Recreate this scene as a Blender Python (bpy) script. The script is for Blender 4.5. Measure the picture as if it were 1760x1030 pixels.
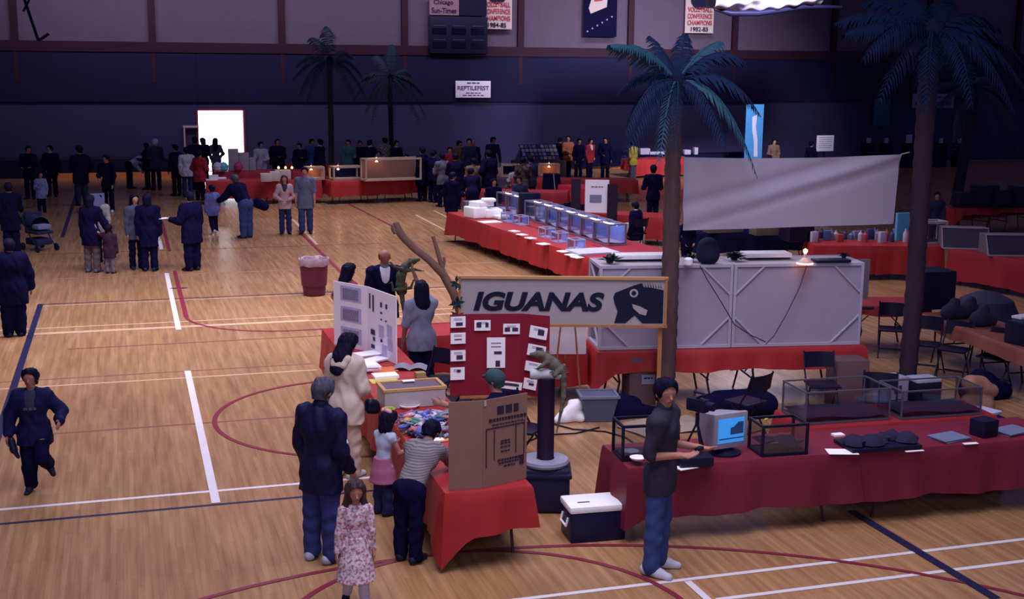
import bpy, bmesh, math, random
import numpy as np
from mathutils import Vector, Matrix
for o in list(bpy.data.objects): bpy.data.objects.remove(o)
SC = bpy.context.scene; COL = SC.collection
R = math.radians; PI = math.pi; rnd = random.Random(11)

# ------------------------------------------------------------------ camera, light, exposure
FPX, CAMH, PITCH, ROLL, YAW = 2160.32, 4.55, .186320, .010018, -.298878
def _axes():
    f = Vector((-math.sin(YAW)*math.cos(PITCH), math.cos(YAW)*math.cos(PITCH), -math.sin(PITCH)))
    r = Vector((math.cos(YAW), math.sin(YAW), 0)); u = r.cross(f)
    r2 = r*math.cos(ROLL)+u*math.sin(ROLL)
    return r2, r2.cross(f), f
CR, CU, CF = _axes()
cd = bpy.data.cameras.new('camera'); cam = bpy.data.objects.new('camera', cd); COL.objects.link(cam)
cd.sensor_width = 36; cd.sensor_fit = 'HORIZONTAL'; cd.lens = FPX/1760*36; cd.clip_end = 300
cam.matrix_world = Matrix(((CR.x, CU.x, -CF.x, 0), (CR.y, CU.y, -CF.y, 0), (CR.z, CU.z, -CF.z, CAMH), (0, 0, 0, 1)))
SC.camera = cam
vs = SC.view_settings
SC.display_settings.display_device = 'sRGB'
vs.view_transform = 'Standard'; vs.look = 'None'; vs.exposure = 0.0; vs.gamma = 1.0; vs.use_curve_mapping = False

wd = bpy.data.worlds.new('hall_air'); SC.world = wd; wd.use_nodes = True
bg = wd.node_tree.nodes['Background']; bg.inputs[0].default_value = (.27, .26, .72, 1); bg.inputs[1].default_value = .17

def area(name, loc, sx, sy, power, col=(.97, .94, 1.10), aim=None, spread=180):
    l = bpy.data.lights.new(name, 'AREA'); l.shape = 'RECTANGLE'; l.size = sx; l.size_y = sy
    l.energy = power; l.color = col; l.spread = R(spread)
    o = bpy.data.objects.new(name, l); COL.objects.link(o); o.location = loc
    if aim is not None:
        o.rotation_euler = (Vector(aim)-Vector(loc)).to_track_quat('-Z', 'Y').to_euler()
    return o
# the hall's ceiling lamp banks (out of frame) : brightest over the open floor on the left
area('ceiling_lamp_bank', (1.5, 22, 10.0), 5, 12, 1080, aim=(1.2, 22, 0), spread=120)
area('ceiling_lamp_bank', (2.0, 8, 9.5), 6, 6, 340, aim=(2.4, 11, 0), spread=130)
area('ceiling_lamp_bank', (8.5, 36, 10.0), 8, 6, 520, aim=(7.5, 35, 0), spread=110)
area('ceiling_lamp_bank', (10, 25, 10.0), 5, 9, 430, aim=(9.5, 25, 0), spread=120)
area('ceiling_lamp_bank', (6.5, 11, 9.5), 5, 5, 150, aim=(6.5, 13, 0), spread=110)
# unseen lamp strip added to brighten the upper far wall
area('wall_wash_fill', (10.5, 48.5, 10.5), 30, 1.5, 560, col=(1, .88, 1.05), aim=(10.5, 53.3, 5.2), spread=100)
area('duct_fill', (20.5, 33, 9.5), 1, 1, 420, aim=(21.3, 40, 6.6), spread=50)  # unseen spot added to brighten the foil duct
# unseen soft front fill from the near end, behind the camera
area('front_fill', (0, -6, 8), 9, 3, 480, col=(.9, .92, 1.15), aim=(5, 20, 1))

# ------------------------------------------------------------------ pixel -> place helpers (1760 x 1030 photograph)
def ray(px, py): return CR*((px-880)/FPX)+CU*((515-py)/FPX)+CF
def G(px, py, z=0.0):
    d = ray(px, py); t = (z-CAMH)/d.z; p = d*t
    return Vector((p.x, p.y, z))
def GY(px, py, Y):
    d = ray(px, py); t = Y/d.y
    return Vector((d.x*t, Y, CAMH+d.z*t))

# ------------------------------------------------------------------ materials
MATS = {}
def mat(name, col, rough=.6, var=.12, scale=8, metal=0, emit=None, spec=.2, stretch=None, bump=0):
    if name in MATS: return MATS[name]
    m = bpy.data.materials.new(name); m.use_nodes = True; nt = m.node_tree; b = nt.nodes['Principled BSDF']
    b.inputs['Roughness'].default_value = rough; b.inputs['Metallic'].default_value = metal
    b.inputs['Specular IOR Level'].default_value = spec
    if emit:
        b.inputs['Emission Color'].default_value = (*emit[0], 1); b.inputs['Emission Strength'].default_value = emit[1]
    tc = nt.nodes.new('ShaderNodeTexCoord'); no = nt.nodes.new('ShaderNodeTexNoise'); mx = nt.nodes.new('ShaderNodeMix')
    mx.data_type = 'RGBA'
    src = tc.outputs['Object']
    if stretch:
        mp = nt.nodes.new('ShaderNodeMapping'); mp.inputs['Scale'].default_value = stretch
        nt.links.new(src, mp.inputs[0]); src = mp.outputs[0]
    no.inputs['Scale'].default_value = scale; no.inputs['Detail'].default_value = 3
    nt.links.new(src, no.inputs['Vector']); nt.links.new(no.outputs['Fac'], mx.inputs['Factor'])
    mx.inputs['A'].default_value = (*[c*(1-var) for c in col], 1); mx.inputs['B'].default_value = (*[min(1, c*(1+var)) for c in col], 1)
    nt.links.new(mx.outputs['Result'], b.inputs['Base Color'])
    if bump:
        bp = nt.nodes.new('ShaderNodeBump'); bp.inputs['Strength'].default_value = bump; bp.inputs['Distance'].default_value = .02
        nt.links.new(no.outputs['Fac'], bp.inputs['Height']); nt.links.new(bp.outputs[0], b.inputs['Normal'])
    MATS[name] = m; return m
def patmat(name, c1, c2, kind='spots', scale=20, thr=.5, c3=None):
    if name in MATS: return MATS[name]
    m = bpy.data.materials.new(name); m.use_nodes = True; nt = m.node_tree; b = nt.nodes['Principled BSDF']
    b.inputs['Roughness'].default_value = .85; b.inputs['Specular IOR Level'].default_value = .1
    tc = nt.nodes.new('ShaderNodeTexCoord'); rp = nt.nodes.new('ShaderNodeValToRGB')
    if kind == 'stripes':
        t = nt.nodes.new('ShaderNodeTexWave'); t.bands_direction = 'Z'; t.inputs['Scale'].default_value = scale; o = t.outputs['Fac']
    elif kind == 'plaid':
        t = nt.nodes.new('ShaderNodeTexChecker'); t.inputs['Scale'].default_value = scale; o = t.outputs['Fac']
    else:
        t = nt.nodes.new('ShaderNodeTexNoise'); t.inputs['Scale'].default_value = scale; t.inputs['Detail'].default_value = 4; o = t.outputs['Fac']
    nt.links.new(tc.outputs['Object'], t.inputs['Vector']); nt.links.new(o, rp.inputs[0])
    e = rp.color_ramp.elements; e[0].position = thr-.06; e[0].color = (*c1, 1); e[1].position = thr+.06; e[1].color = (*c2, 1)
    if c3:
        n = e.new(min(.98, thr+.14)); n.color = (*c3, 1)
    nt.links.new(rp.outputs[0], b.inputs['Base Color']); MATS[name] = m; return m
def glassmat():
    m = bpy.data.materials.new('clear_glass'); m.use_nodes = True; nt = m.node_tree; nt.nodes.clear()
    o = nt.nodes.new('ShaderNodeOutputMaterial'); t = nt.nodes.new('ShaderNodeBsdfTransparent'); g = nt.nodes.new('ShaderNodeBsdfGlossy'); x = nt.nodes.new('ShaderNodeMixShader')
    t.inputs[0].default_value = (.8, .84, .9, 1); g.inputs['Roughness'].default_value = .08; x.inputs[0].default_value = .09
    nt.links.new(t.outputs[0], x.inputs[1]); nt.links.new(g.outputs[0], x.inputs[2]); nt.links.new(x.outputs[0], o.inputs[0]); return m
def meshmat():
    m = bpy.data.materials.new('wire_screen'); m.use_nodes = True; nt = m.node_tree; nt.nodes.clear()
    o = nt.nodes.new('ShaderNodeOutputMaterial'); t = nt.nodes.new('ShaderNodeBsdfTransparent'); g = nt.nodes.new('ShaderNodeBsdfDiffuse'); x = nt.nodes.new('ShaderNodeMixShader')
    g.inputs[0].default_value = (.10, .08, .15, 1); x.inputs[0].default_value = .6
    nt.links.new(t.outputs[0], x.inputs[1]); nt.links.new(g.outputs[0], x.inputs[2]); nt.links.new(x.outputs[0], o.inputs[0]); return m
GLASS = glassmat(); SCREEN = meshmat()
NAVY = (.008, .0065, .040)

BLACK = mat('navy_black_cloth', (.0065, .0055, .033), .85, spec=.03)
BLKP = mat('black_plastic', (.010, .009, .034), .35)
DKGREY = mat('charcoal', (.030, .026, .07), .7)
WHITE = mat('white_card', (.8, .74, .92), .7, .05)
PAPER = mat('white_paper', (.95, .89, 1.0), .7, .05)
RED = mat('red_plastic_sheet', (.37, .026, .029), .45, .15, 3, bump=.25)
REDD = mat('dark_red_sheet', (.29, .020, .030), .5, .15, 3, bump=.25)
WOOD = mat('pale_wood', (.48, .27, .12), .5, .2, 6, stretch=(1, 1, 8))
OAK = mat('orange_wood', (.42, .17, .07), .5, .2, 6)
STEEL = mat('dark_steel', (.03, .025, .07), .4, .1, 8, .6)
BARK = mat('brown_bark', (.10, .055, .06), .9, .4, 12, stretch=(1, 1, .3), bump=.5)
CARD = mat('brown_cardboard', (.26, .135, .115), .85, .08, 5)
GREYP = mat('grey_plastic', (.30, .27, .40), .5)
LAMPM = mat('warm_heat_lamp', (1, .6, .3), .5, emit=((1, .5, .25), 26))
INK = mat('dark_ink', (.012, .010, .045), .7)
JEAN = mat('blue_denim', (.028, .045, .16), .85, .25, 14)
JEAND = mat('dark_blue_denim', (.016, .022, .10), .85, .25, 14)
SHOEW = mat('white_shoe', (.55, .52, .62), .6)
SHOED = mat('dark_shoe', (.012, .010, .03), .5)
SKIN = mat('light_skin', (.42, .19, .14), .6, .06)
SKIND = mat('brown_skin', (.20, .085, .07), .6, .06)
HAIRB = mat('black_hair', (.007, .0055, .022), .6, .3, 30, spec=.06, stretch=(1, 1, .15))
HAIRBR = mat('brown_hair', (.045, .024, .03), .55, .3, 30, stretch=(1, 1, .15))
HAIRG = mat('grey_hair', (.055, .052, .085), .6, .4, 30)

# ------------------------------------------------------------------ mesh building
class MB:
    def __init__(s): s.v = []; s.f = []; s.m = []
    def add(s, vs, fs, mi=0):
        n = len(s.v); s.v += [tuple(v) for v in vs]; s.f += [tuple(i+n for i in f) for f in fs]; s.m += [mi]*len(fs); return s
    def box(s, c, d, rot=None, mi=0, bev=0):
        x, y, z = [a/2 for a in d]
        if bev:
            bm = bmesh.new(); bmesh.ops.create_cube(bm, size=1)
            for v in bm.verts: v.co = Vector((v.co.x*d[0], v.co.y*d[1], v.co.z*d[2]))
            bmesh.ops.bevel(bm, geom=bm.edges[:], offset=bev, segments=2, affect='EDGES', profile=.6)
            bm.verts.index_update(); vs = [v.co.copy() for v in bm.verts]; fs = [tuple(v.index for v in f.verts) for f in bm.faces]; bm.free()
        else:
            vs = [Vector((i*x, j*y, k*z)) for i in (-1, 1) for j in (-1, 1) for k in (-1, 1)]
            fs = [(0, 1, 3, 2), (4, 6, 7, 5), (0, 4, 5, 1), (2, 3, 7, 6), (0, 2, 6, 4), (1, 5, 7, 3)]
        if rot is not None:
            rm = Matrix.Rotation(rot, 3, 'Z') if isinstance(rot, (int, float)) else rot
            vs = [rm@v for v in vs]
        return s.add([v+Vector(c) for v in vs], fs, mi)
    def tube(s, pts, r, n=8, mi=0, caps=True):
        pts = [Vector(p) for p in pts]; k = len(pts); rr = r if isinstance(r, (list, tuple)) else [r]*k
        vs = []; ref = None
        for i, p in enumerate(pts):
            t = (pts[min(i+1, k-1)]-pts[max(i-1, 0)]).normalized()
            if ref is None:
                ref = Vector((1, 0, 0)) if abs(t.x) < .8 else Vector((0, 1, 0))
            a = (ref-t*ref.dot(t)).normalized(); b = t.cross(a); ref = a
            for j in range(n):
                q = 2*PI*j/n; vs.append(p+(a*math.cos(q)+b*math.sin(q))*rr[i])
        fs = [(i*n+j, i*n+(j+1) % n, (i+1)*n+(j+1) % n, (i+1)*n+j) for i in range(k-1) for j in range(n)]
        if caps: fs += [tuple(range(n))[::-1], tuple((k-1)*n+j for j in range(n))]
        return s.add(vs, fs, mi)
    def lathe(s, prof, n=24, c=(0, 0, 0), mi=0):
        vs = [(c[0]+r*math.cos(2*PI*j/n), c[1]+r*math.sin(2*PI*j/n), c[2]+z) for r, z in prof for j in range(n)]
        k = len(prof); fs = [(i*n+j, i*n+(j+1) % n, (i+1)*n+(j+1) % n, (i+1)*n+j) for i in range(k-1) for j in range(n)]
        fs += [tuple(range(n))[::-1], tuple((k-1)*n+j for j in range(n))]
        return s.add(vs, fs, mi)
    def grid(s, fn, nu, nv, mi=0):
        vs = [fn(i/nu, j/nv) for j in range(nv+1) for i in range(nu+1)]; w = nu+1
        return s.add(vs, [(j*w+i, j*w+i+1, (j+1)*w+i+1, (j+1)*w+i) for j in range(nv) for i in range(nu)], mi)
    def frame(s, c, d, t, mi=0):            # the twelve edge bars of a box
        X, Y, Z = d; cx, cy, cz = c
        for i in (-1, 1):
            for j in (-1, 1):
                s.box((cx, cy+i*(Y-t)/2, cz+j*(Z-t)/2), (X, t, t), mi=mi)
                s.box((cx+i*(X-t)/2, cy, cz+j*(Z-t)/2), (t, Y-2*t, t), mi=mi)
                s.box((cx+i*(X-t)/2, cy+j*(Y-t)/2, cz), (t, t, Z-2*t), mi=mi)
        return s
    def build(s, name, m, parent=None, smooth=30, loc=None, rz=0):
        me = bpy.data.meshes.new(name); me.from_pydata(s.v, [], s.f)
        for q in (m if isinstance(m, (list, tuple)) else [m]): me.materials.append(q)
        me.polygons.foreach_set('material_index', s.m); me.update()
        if smooth:
            me.shade_smooth(); me.set_sharp_from_angle(angle=R(smooth))
        o = bpy.data.objects.new(name, me); COL.objects.link(o)
        if parent: o.parent = parent
        if loc is not None: o.location = loc
        if rz: o.rotation_euler.z = rz
        return o
def tag(o, label=None, cat=None, group=None, kind=None):
    if label: o['label'] = label
    if cat: o['category'] = cat
    if group: o['group'] = group
    if kind: o['kind'] = kind
    return o
def thing(name, label, cat, loc=(0, 0, 0), rz=0, group=None):
    o = bpy.data.objects.new(name, None); COL.objects.link(o); o.empty_display_size = .1
    o.location = loc; o.rotation_euler.z = rz
    return tag(o, label, cat, group)
def dup(root, loc, rz=None, label=None, group=None):
    r = root.copy(); COL.objects.link(r); r.location = loc
    if rz is not None: r.rotation_euler.z = rz
    if label: r['label'] = label
    if group: r['group'] = group
    for ch in list(root.children):
        c = ch.copy(); COL.objects.link(c); c.parent = r
        for g in list(ch.children):
            d = g.copy(); COL.objects.link(d); d.parent = c
    return r
def lettering(txt, width, height, m, parent, loc, rot=(PI/2, 0, 0), name='lettering', shear=0, bold=0):
    cu = bpy.data.curves.new('tmp', 'FONT'); cu.body = txt; cu.align_x = 'CENTER'; cu.align_y = 'CENTER'
    cu.extrude = .004; cu.shear = shear; cu.offset = bold; cu.size = 1
    o = bpy.data.objects.new('tmp', cu); COL.objects.link(o)
    dg = bpy.context.evaluated_depsgraph_get(); me = bpy.data.meshes.new_from_object(o.evaluated_get(dg))
    bpy.data.objects.remove(o); bpy.data.curves.remove(cu)
    xs = [v.co.x for v in me.vertices]; ys = [v.co.y for v in me.vertices]
    sx = width/(max(xs)-min(xs)); sy = height/(max(ys)-min(ys)); ox = (max(xs)+min(xs))/2; oy = (max(ys)+min(ys))/2
    for v in me.vertices: v.co = Vector(((v.co.x-ox)*sx, (v.co.y-oy)*sy, v.co.z))
    me.materials.clear(); me.materials.append(m); me.name = name
    r = bpy.data.objects.new(name, me); COL.objects.link(r); r.parent = parent; r.location = loc; r.rotation_euler = rot
    return r

# ------------------------------------------------------------------ implicit bodies: smooth union of tapered capsules, surface nets
def V3(*a): return np.array(a, float)
def nrm(v):
    v = np.array(v, float); return v/np.linalg.norm(v)
def cap(a, b, ra, rb=None, ax=None, sq=1.0): return (np.array(a, float), np.array(b, float), ra, ra if rb is None else rb, ax, sq)
def _d(P, pr):
    a, b, ra, rb, ax, sq = pr
    if ax is not None:
        P = P+np.multiply.outer((P-a)@ax, ax)*(sq-1); b = b+ax*((b-a)@ax)*(sq-1)
    ba = b-a; l2 = ba@ba
    if l2 < 1e-10: return np.linalg.norm(P-a, axis=-1)-ra
    t = np.clip((P-a)@ba/l2, 0, 1)
    return np.linalg.norm(P-a-t[..., None]*ba, axis=-1)-(ra+(rb-ra)*t)
def sdf_mesh(prims, h, k=.02, cuts=(), planes=(), folds=None):
    lo = np.min([np.minimum(p[0], p[1])-max(p[2], p[3]) for p in prims], axis=0)-2*h
    hi = np.max([np.maximum(p[0], p[1])+max(p[2], p[3]) for p in prims], axis=0)+2*h
    n = np.ceil((hi-lo)/h).astype(int)+1
    S = np.full(n, .5)
    ax = [lo[i]+h*np.arange(n[i]) for i in range(3)]
    def blk(p, mar):
        l = np.minimum(p[0], p[1])-max(p[2], p[3])-mar; u = np.maximum(p[0], p[1])+max(p[2], p[3])+mar
        i0 = np.clip(np.floor((l-lo)/h).astype(int), 0, n); i1 = np.clip(np.ceil((u-lo)/h).astype(int)+1, 0, n)
        sl = tuple(slice(i0[q], i1[q]) for q in range(3))
        return sl, np.stack(np.meshgrid(*[ax[q][sl[q]] for q in range(3)], indexing='ij'), -1)
    for p in prims:
        sl, P = blk(p, k+2*h)
        if P.size == 0: continue
        d = _d(P, p); s = S[sl]; kk = min(k, 1.2*min(p[2], p[3]))
        g = np.maximum(kk-np.abs(s-d), 0)
        S[sl] = np.minimum(s, d)-g*g/(4*kk)
    if folds:                                   # shallow creases in cloth, or strands in hair
        amp, fx, fz, ph = folds
        Xg, Yg, Zg = np.meshgrid(*ax, indexing='ij')
        S = S+amp*(np.sin(Zg*fz+4*np.sin(Xg*fx*.5+ph)+ph)*np.sin(Yg*fx*.8-Zg*fz*.35+ph*2)+.6*np.sin(Xg*fx+Zg*fz*.6+3*np.sin(Yg*fx*.6)+ph*3))
    for p in cuts:
        sl, P = blk(p, 2*h)
        if P.size: S[sl] = np.maximum(S[sl], -_d(P, p))
    if len(planes):
        P = np.stack(np.meshgrid(*ax, indexing='ij'), -1)
        for o, nn in planes: S = np.maximum(S, (P-o)@nn)
    for q in range(3):
        sl = [slice(None)]*3
        sl[q] = 0; S[tuple(sl)] = np.maximum(S[tuple(sl)], h*.3); sl[q] = -1; S[tuple(sl)] = np.maximum(S[tuple(sl)], h*.3)
    ins = S < 0; c = tuple(n-1)
    acc = np.zeros(c+(3,)); cnt = np.zeros(c)
    offs = [(0, 0), (0, 1), (1, 0), (1, 1)]
    for q in range(3):
        o1, o2 = [i for i in range(3) if i != q]
        for u, v in offs:
            sa = [None]*3; sb = [None]*3
            sa[q] = slice(0, -1); sb[q] = slice(1, None)
            for ob, uv in ((o1, u), (o2, v)):
                sa[ob] = sb[ob] = slice(uv, n[ob]-1+uv)
            A = S[tuple(sa)]; B = S[tuple(sb)]; cr = (A < 0) != (B < 0)
            t = np.where(cr, A/np.where(cr, A-B, 1), 0)
            acc[..., q] += np.where(cr, t, 0); acc[..., o1] += np.where(cr, u, 0); acc[..., o2] += np.where(cr, v, 0); cnt += cr
    act = cnt > 0; idx = -np.ones(c, int); idx[act] = np.arange(act.sum())
    verts = (acc[act]/cnt[act][:, None]+np.argwhere(act))*h+lo
    F = []
    for q in range(3):
        o1, o2 = (q+1) % 3, (q+2) % 3
        sa = [slice(1, -1)]*3; sb = [slice(1, -1)]*3; sa[q] = slice(0, -1); sb[q] = slice(1, None)
        A = ins[tuple(sa)]; B = ins[tuple(sb)]; e = np.argwhere(A != B)
        if not len(e): continue
        fl = A[tuple(e.T)]; e = e.copy(); e[:, o1] += 1; e[:, o2] += 1
        def cell(d1, d2):
            w = e.copy(); w[:, o1] += d1; w[:, o2] += d2; return idx[tuple(w.T)]
        Q = np.stack([cell(-1, -1), cell(0, -1), cell(0, 0), cell(-1, 0)], 1)
        Q[~fl] = Q[~fl][:, ::-1]; F.append(Q)
    F = np.concatenate(F) if F else np.zeros((0, 4), int)
    return verts, F
def sdf_obj(name, prims, h, m, parent=None, k=.02, cuts=(), planes=(), shift=None, loc=None, rz=0, folds=None):
    v, f = sdf_mesh(prims, h, k, cuts, planes, folds)
    if shift is not None: v = v+shift
    me = bpy.data.meshes.new(name); me.from_pydata(v.tolist(), [], f.tolist()); me.materials.append(m); me.update(); me.shade_smooth()
    o = bpy.data.objects.new(name, me); COL.objects.link(o)
    if parent: o.parent = parent
    if loc is not None: o.location = loc
    if rz: o.rotation_euler.z = rz
    return o
# ------------------------------------------------------------------ the setting: floor, back wall
def floor_mat():
    m = bpy.data.materials.new('hardwood_court'); m.use_nodes = True; nt = m.node_tree; b = nt.nodes['Principled BSDF']; L = nt.links
    tc = nt.nodes.new('ShaderNodeTexCoord')
    mp = nt.nodes.new('ShaderNodeMapping'); mp.inputs['Scale'].default_value = (9, .55, 1); L.new(tc.outputs['Object'], mp.inputs[0])
    n1 = nt.nodes.new('ShaderNodeTexNoise'); n1.inputs['Scale'].default_value = 1.6; n1.inputs['Detail'].default_value = 5; L.new(mp.outputs[0], n1.inputs['Vector'])
    n2 = nt.nodes.new('ShaderNodeTexNoise'); n2.inputs['Scale'].default_value = .5; n2.inputs['Detail'].default_value = 3; L.new(tc.outputs['Object'], n2.inputs['Vector'])
    br = nt.nodes.new('ShaderNodeTexBrick'); mb = nt.nodes.new('ShaderNodeMapping'); mb.inputs['Rotation'].default_value = (0, 0, PI/2)
    L.new(tc.outputs['Object'], mb.inputs[0]); L.new(mb.outputs[0], br.inputs['Vector'])
    br.inputs['Scale'].default_value = 1; br.inputs['Brick Width'].default_value = 1.3; br.inputs['Row Height'].default_value = .06; br.inputs['Mortar Size'].default_value = .001
    br.inputs['Color1'].default_value = (.46, .258, .128, 1); br.inputs['Color2'].default_value = (.39, .205, .096, 1); br.inputs['Mortar'].default_value = (.25, .12, .055, 1)
    x1 = nt.nodes.new('ShaderNodeMix'); x1.data_type = 'RGBA'; x1.blend_type = 'MULTIPLY'; x1.inputs['Factor'].default_value = 1
    r1 = nt.nodes.new('ShaderNodeValToRGB'); r1.color_ramp.elements[0].position = .3; r1.color_ramp.elements[0].color = (.72, .66, .66, 1); r1.color_ramp.elements[1].position = .7; r1.color_ramp.elements[1].color = (1.1, 1.1, 1.1, 1)
    L.new(n1.outputs['Fac'], r1.inputs[0]); L.new(br.outputs['Color'], x1.inputs['A']); L.new(r1.outputs[0], x1.inputs['B'])
    x2 = nt.nodes.new('ShaderNodeMix'); x2.data_type = 'RGBA'; x2.blend_type = 'MULTIPLY'; x2.inputs['Factor'].default_value = 1
    r2 = nt.nodes.new('ShaderNodeValToRGB'); r2.color_ramp.elements[0].position = .3; r2.color_ramp.elements[0].color = (.86, .82, .84, 1); r2.color_ramp.elements[1].position = .7; r2.color_ramp.elements[1].color = (1.05, 1.05, 1.05, 1)
    L.new(n2.outputs['Fac'], r2.inputs[0]); L.new(x1.outputs['Result'], x2.inputs['A']); L.new(r2.outputs[0], x2.inputs['B'])
    L.new(x2.outputs['Result'], b.inputs['Base Color'])
    b.inputs['Roughness'].default_value = .21; b.inputs['Specular IOR Level'].default_value = .42
    bp = nt.nodes.new('ShaderNodeBump'); bp.inputs['Strength'].default_value = .05; bp.inputs['Distance'].default_value = .01
    L.new(n1.outputs['Fac'], bp.inputs['Height']); L.new(bp.outputs[0], b.inputs['Normal'])
    return m
FL = MB(); X0, X1, Y0, YW = -9, 46, -8, 53.3
FL.add([(X0, Y0, 0), (X1, Y0, 0), (X1, YW, 0), (X0, YW, 0), (X0, Y0, -.2), (X1, Y0, -.2), (X1, YW, -.2), (X0, YW, -.2)],
       [(0, 1, 2, 3), (7, 6, 5, 4), (0, 4, 5, 1), (1, 5, 6, 2), (2, 6, 7, 3), (3, 7, 4, 0)])
lz = [0.0008]
def line(pts, w, mi):                       # painted court lines belong to the floor's own mesh
    lz[0] += .0002; pts = [Vector((p[0], p[1], 0)) for p in pts]; k = len(pts); vs = []
    for i, p in enumerate(pts):
        t = (pts[min(i+1, k-1)]-pts[max(i-1, 0)]).normalized(); nn = Vector((-t.y, t.x, 0))*w/2
        vs += [p+nn, p-nn]
    FL.add([(v.x, v.y, lz[0]) for v in vs], [(2*i, 2*i+1, 2*i+3, 2*i+2) for i in range(k-1)], mi)
def arc(c, r, a0, a1, w, mi, n=64): line([(c[0]+r*math.cos(R(a0+(a1-a0)*i/n)), c[1]+r*math.sin(R(a0+(a1-a0)*i/n))) for i in range(n+1)], w, mi)
s_ = CAMH/5.0
WH, WF, RD, NV, RF = 1, 2, 3, 4, 5
def yl(px, py): return G(px, py).y
for y, w, mi, xa, xb in ((yl(400, 841.5), .06, WH, X0, 4.3), (yl(400, 865.3), .055, NV, X0, 4.3), (yl(400, 644.8), .055, WF, X0, 2.6),
                         (yl(400, 633.4), .05, RF, X0, 2.6), (yl(300, 731), .05, RF, X0, 2.6), (yl(350, 511.5), .05, NV, -1.6, 9), (yl(350, 514.5), .04, WF, -1.6, 9),
                         (yl(1260, 987), .055, WH, 2.2, 14), (yl(1360, 1015), .055, WH, 4.72, 14), (yl(400, 549), .06, WF, X0, 12), (yl(500, 553.5), .07, WF, X0, 12),
                         (yl(500, 580), .05, RF, -1, 9), (yl(300, 472), .07, WF, X0, 14), (yl(450, 466), .05, RF, X0, 14), (yl(450, 425), .05, RF, X0, 14),
                         (yl(300, 562), .07, WF, X0, 3)):
    line([(xa, y), (xb, y)], w, mi)
xa = (G(355, 796).x+G(324, 640).x)/2
line([(xa, yl(322, 638)), (xa, yl(371.6, 865))], .09, WH); line([(xa, yl(286, 470)), (xa, yl(306, 567))], .09, WH); line([(xa, yl(272, 390)), (xa, yl(278, 429))], .09, WH)
line([(xa-.0, yl(300, 496)), (xa+.35, yl(300, 496))], .08, NV)
xl = G(40, 615).x
line([(xl, yl(70, 523)), (xl, 9)], .1, NV); line([(xl, yl(105, 408)), (xl, yl(140, 305))], .1, NV)
xr = G(310, 505).x
line([(xr, yl(279, 380)), (xr, yl(291, 432))], .08, RD); line([(xr, yl(300, 466)), (xr, yl(319, 545))], .08, RD)
pA = Vector((xr, yl(319, 545), 0)); ra = 1.75
line([(xr+ra-ra*math.cos(R(a)), pA.y-ra*.95*math.sin(R(a))) for a in range(0, 91, 4)]+[(9, pA.y-ra*.95)], .06, RD)
arc((.60860*CAMH, 3.4723*CAMH), 1.83, 0, 360, .06, RD, 96)
arc((2.685, 9.119), 1.75, -5, 185, .055, RD, 72)
arc((2.673, 4.930), 5.93, 5, 175, .055, RD, 110)
for (a, b_, w, mi) in (((503.2, 377.7), (545.2, 421), .08, WF), ((512.3, 396), (596, 478), .08, RD), ((714.5, 369.8), (770, 399), .08, WF), ((745, 362), (790, 385), .07, WF), ((596, 349), (690, 397), .07, RD), ((1462.3, 879), (1712, 1030), .1, NV), ((1181.6, 1000.5), (1230, 1044), .07, WH)):
    line([G(*a), G(*b_)], w, mi)
FM = floor_mat()
LW = mat('white_court_paint', (.72, .64, .72), .4, .1, 3); LWF = mat('faded_cream_paint', (.56, .37, .25), .4, .15, 3); LR = mat('red_court_paint', (.22, .022, .05), .4, .12, 3)
LN = mat('navy_court_paint', (.018, .017, .06), .4, .1, 3); LRF = mat('thin_maroon_paint', (.26, .09, .07), .4, .1, 3)
tag(FL.build('floor', [FM, LW, LWF, LR, LN, LRF], smooth=0), 'polished hardwood court floor with painted lines', kind='structure')

WALLUP = mat('mauve_grey_block', (.110, .080, .130), .85, .12, 2)
WALLDK = mat('navy_bleacher_front', (.0085, .0068, .044), .7, .2, 1.5, stretch=(.3, 1, 3))
WALLLO = mat('slate_blue_pad', (.034, .030, .095), .7, .2, 1.0)
MAROON = mat('dark_maroon_steel', (.030, .0075, .022), .6, .2, 3)
DX0, DX1, DZ = 2.93, 4.74, 2.5
def S(name, mb, m, parent=None, label=None):
    o = mb.build(name, m, parent, smooth=0)
    if not parent: tag(o, label, kind='structure')
    return o
w = MB(); w.box((18.5, YW+.25, 7.2), (55, .3, 4.1)); w.box((-3.03, YW+.25, 2.6), (11.9, .3, 5.2)); w.box((25.37, YW+.25, 2.6), (41.26, .3, 5.2)); w.box(((DX0+DX1)/2, YW+.25, (DZ+5.2)/2), (DX1-DX0, .3, 5.2-DZ))
wb = S('wall_back', w, WALLUP, None, 'far hall wall: pale upper band over dark lower bands')
b = MB(); b.box((-3.03, YW+.02, 3.85), (11.9, .16, 1.98)); b.box((25.37, YW+.02, 3.85), (41.26, .16, 1.98)); b.box(((DX0+DX1)/2, YW+.02, 3.85), (DX1-DX0, .16, 1.98))
S('bleacher_band', b, WALLDK, wb)
b = MB(); b.box((-3.03, YW+.06, 1.43), (11.9, .08, 2.86)); b.box((25.37, YW+.06, 1.43), (41.26, .08, 2.86)); b.box(((DX0+DX1)/2, YW+.06, (DZ+2.86)/2), (DX1-DX0, .08, 2.86-DZ))
S('wall_pad', b, WALLLO, wb)
b = MB(); b.box((18.5, YW+.0, 5.02), (55, .2, .4)); S('ledge_beam', b, MAROON, wb)
for i in range(-2, 9):
    b = MB(); b.box((1.26+5.145*i, YW+.02, 6.9), (.27, .2, 3.6)); b.box((1.26+5.145*i, YW-.03, 4.3), (.16, .08, 1.4)); S('pillar', b, MAROON, wb)
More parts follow.
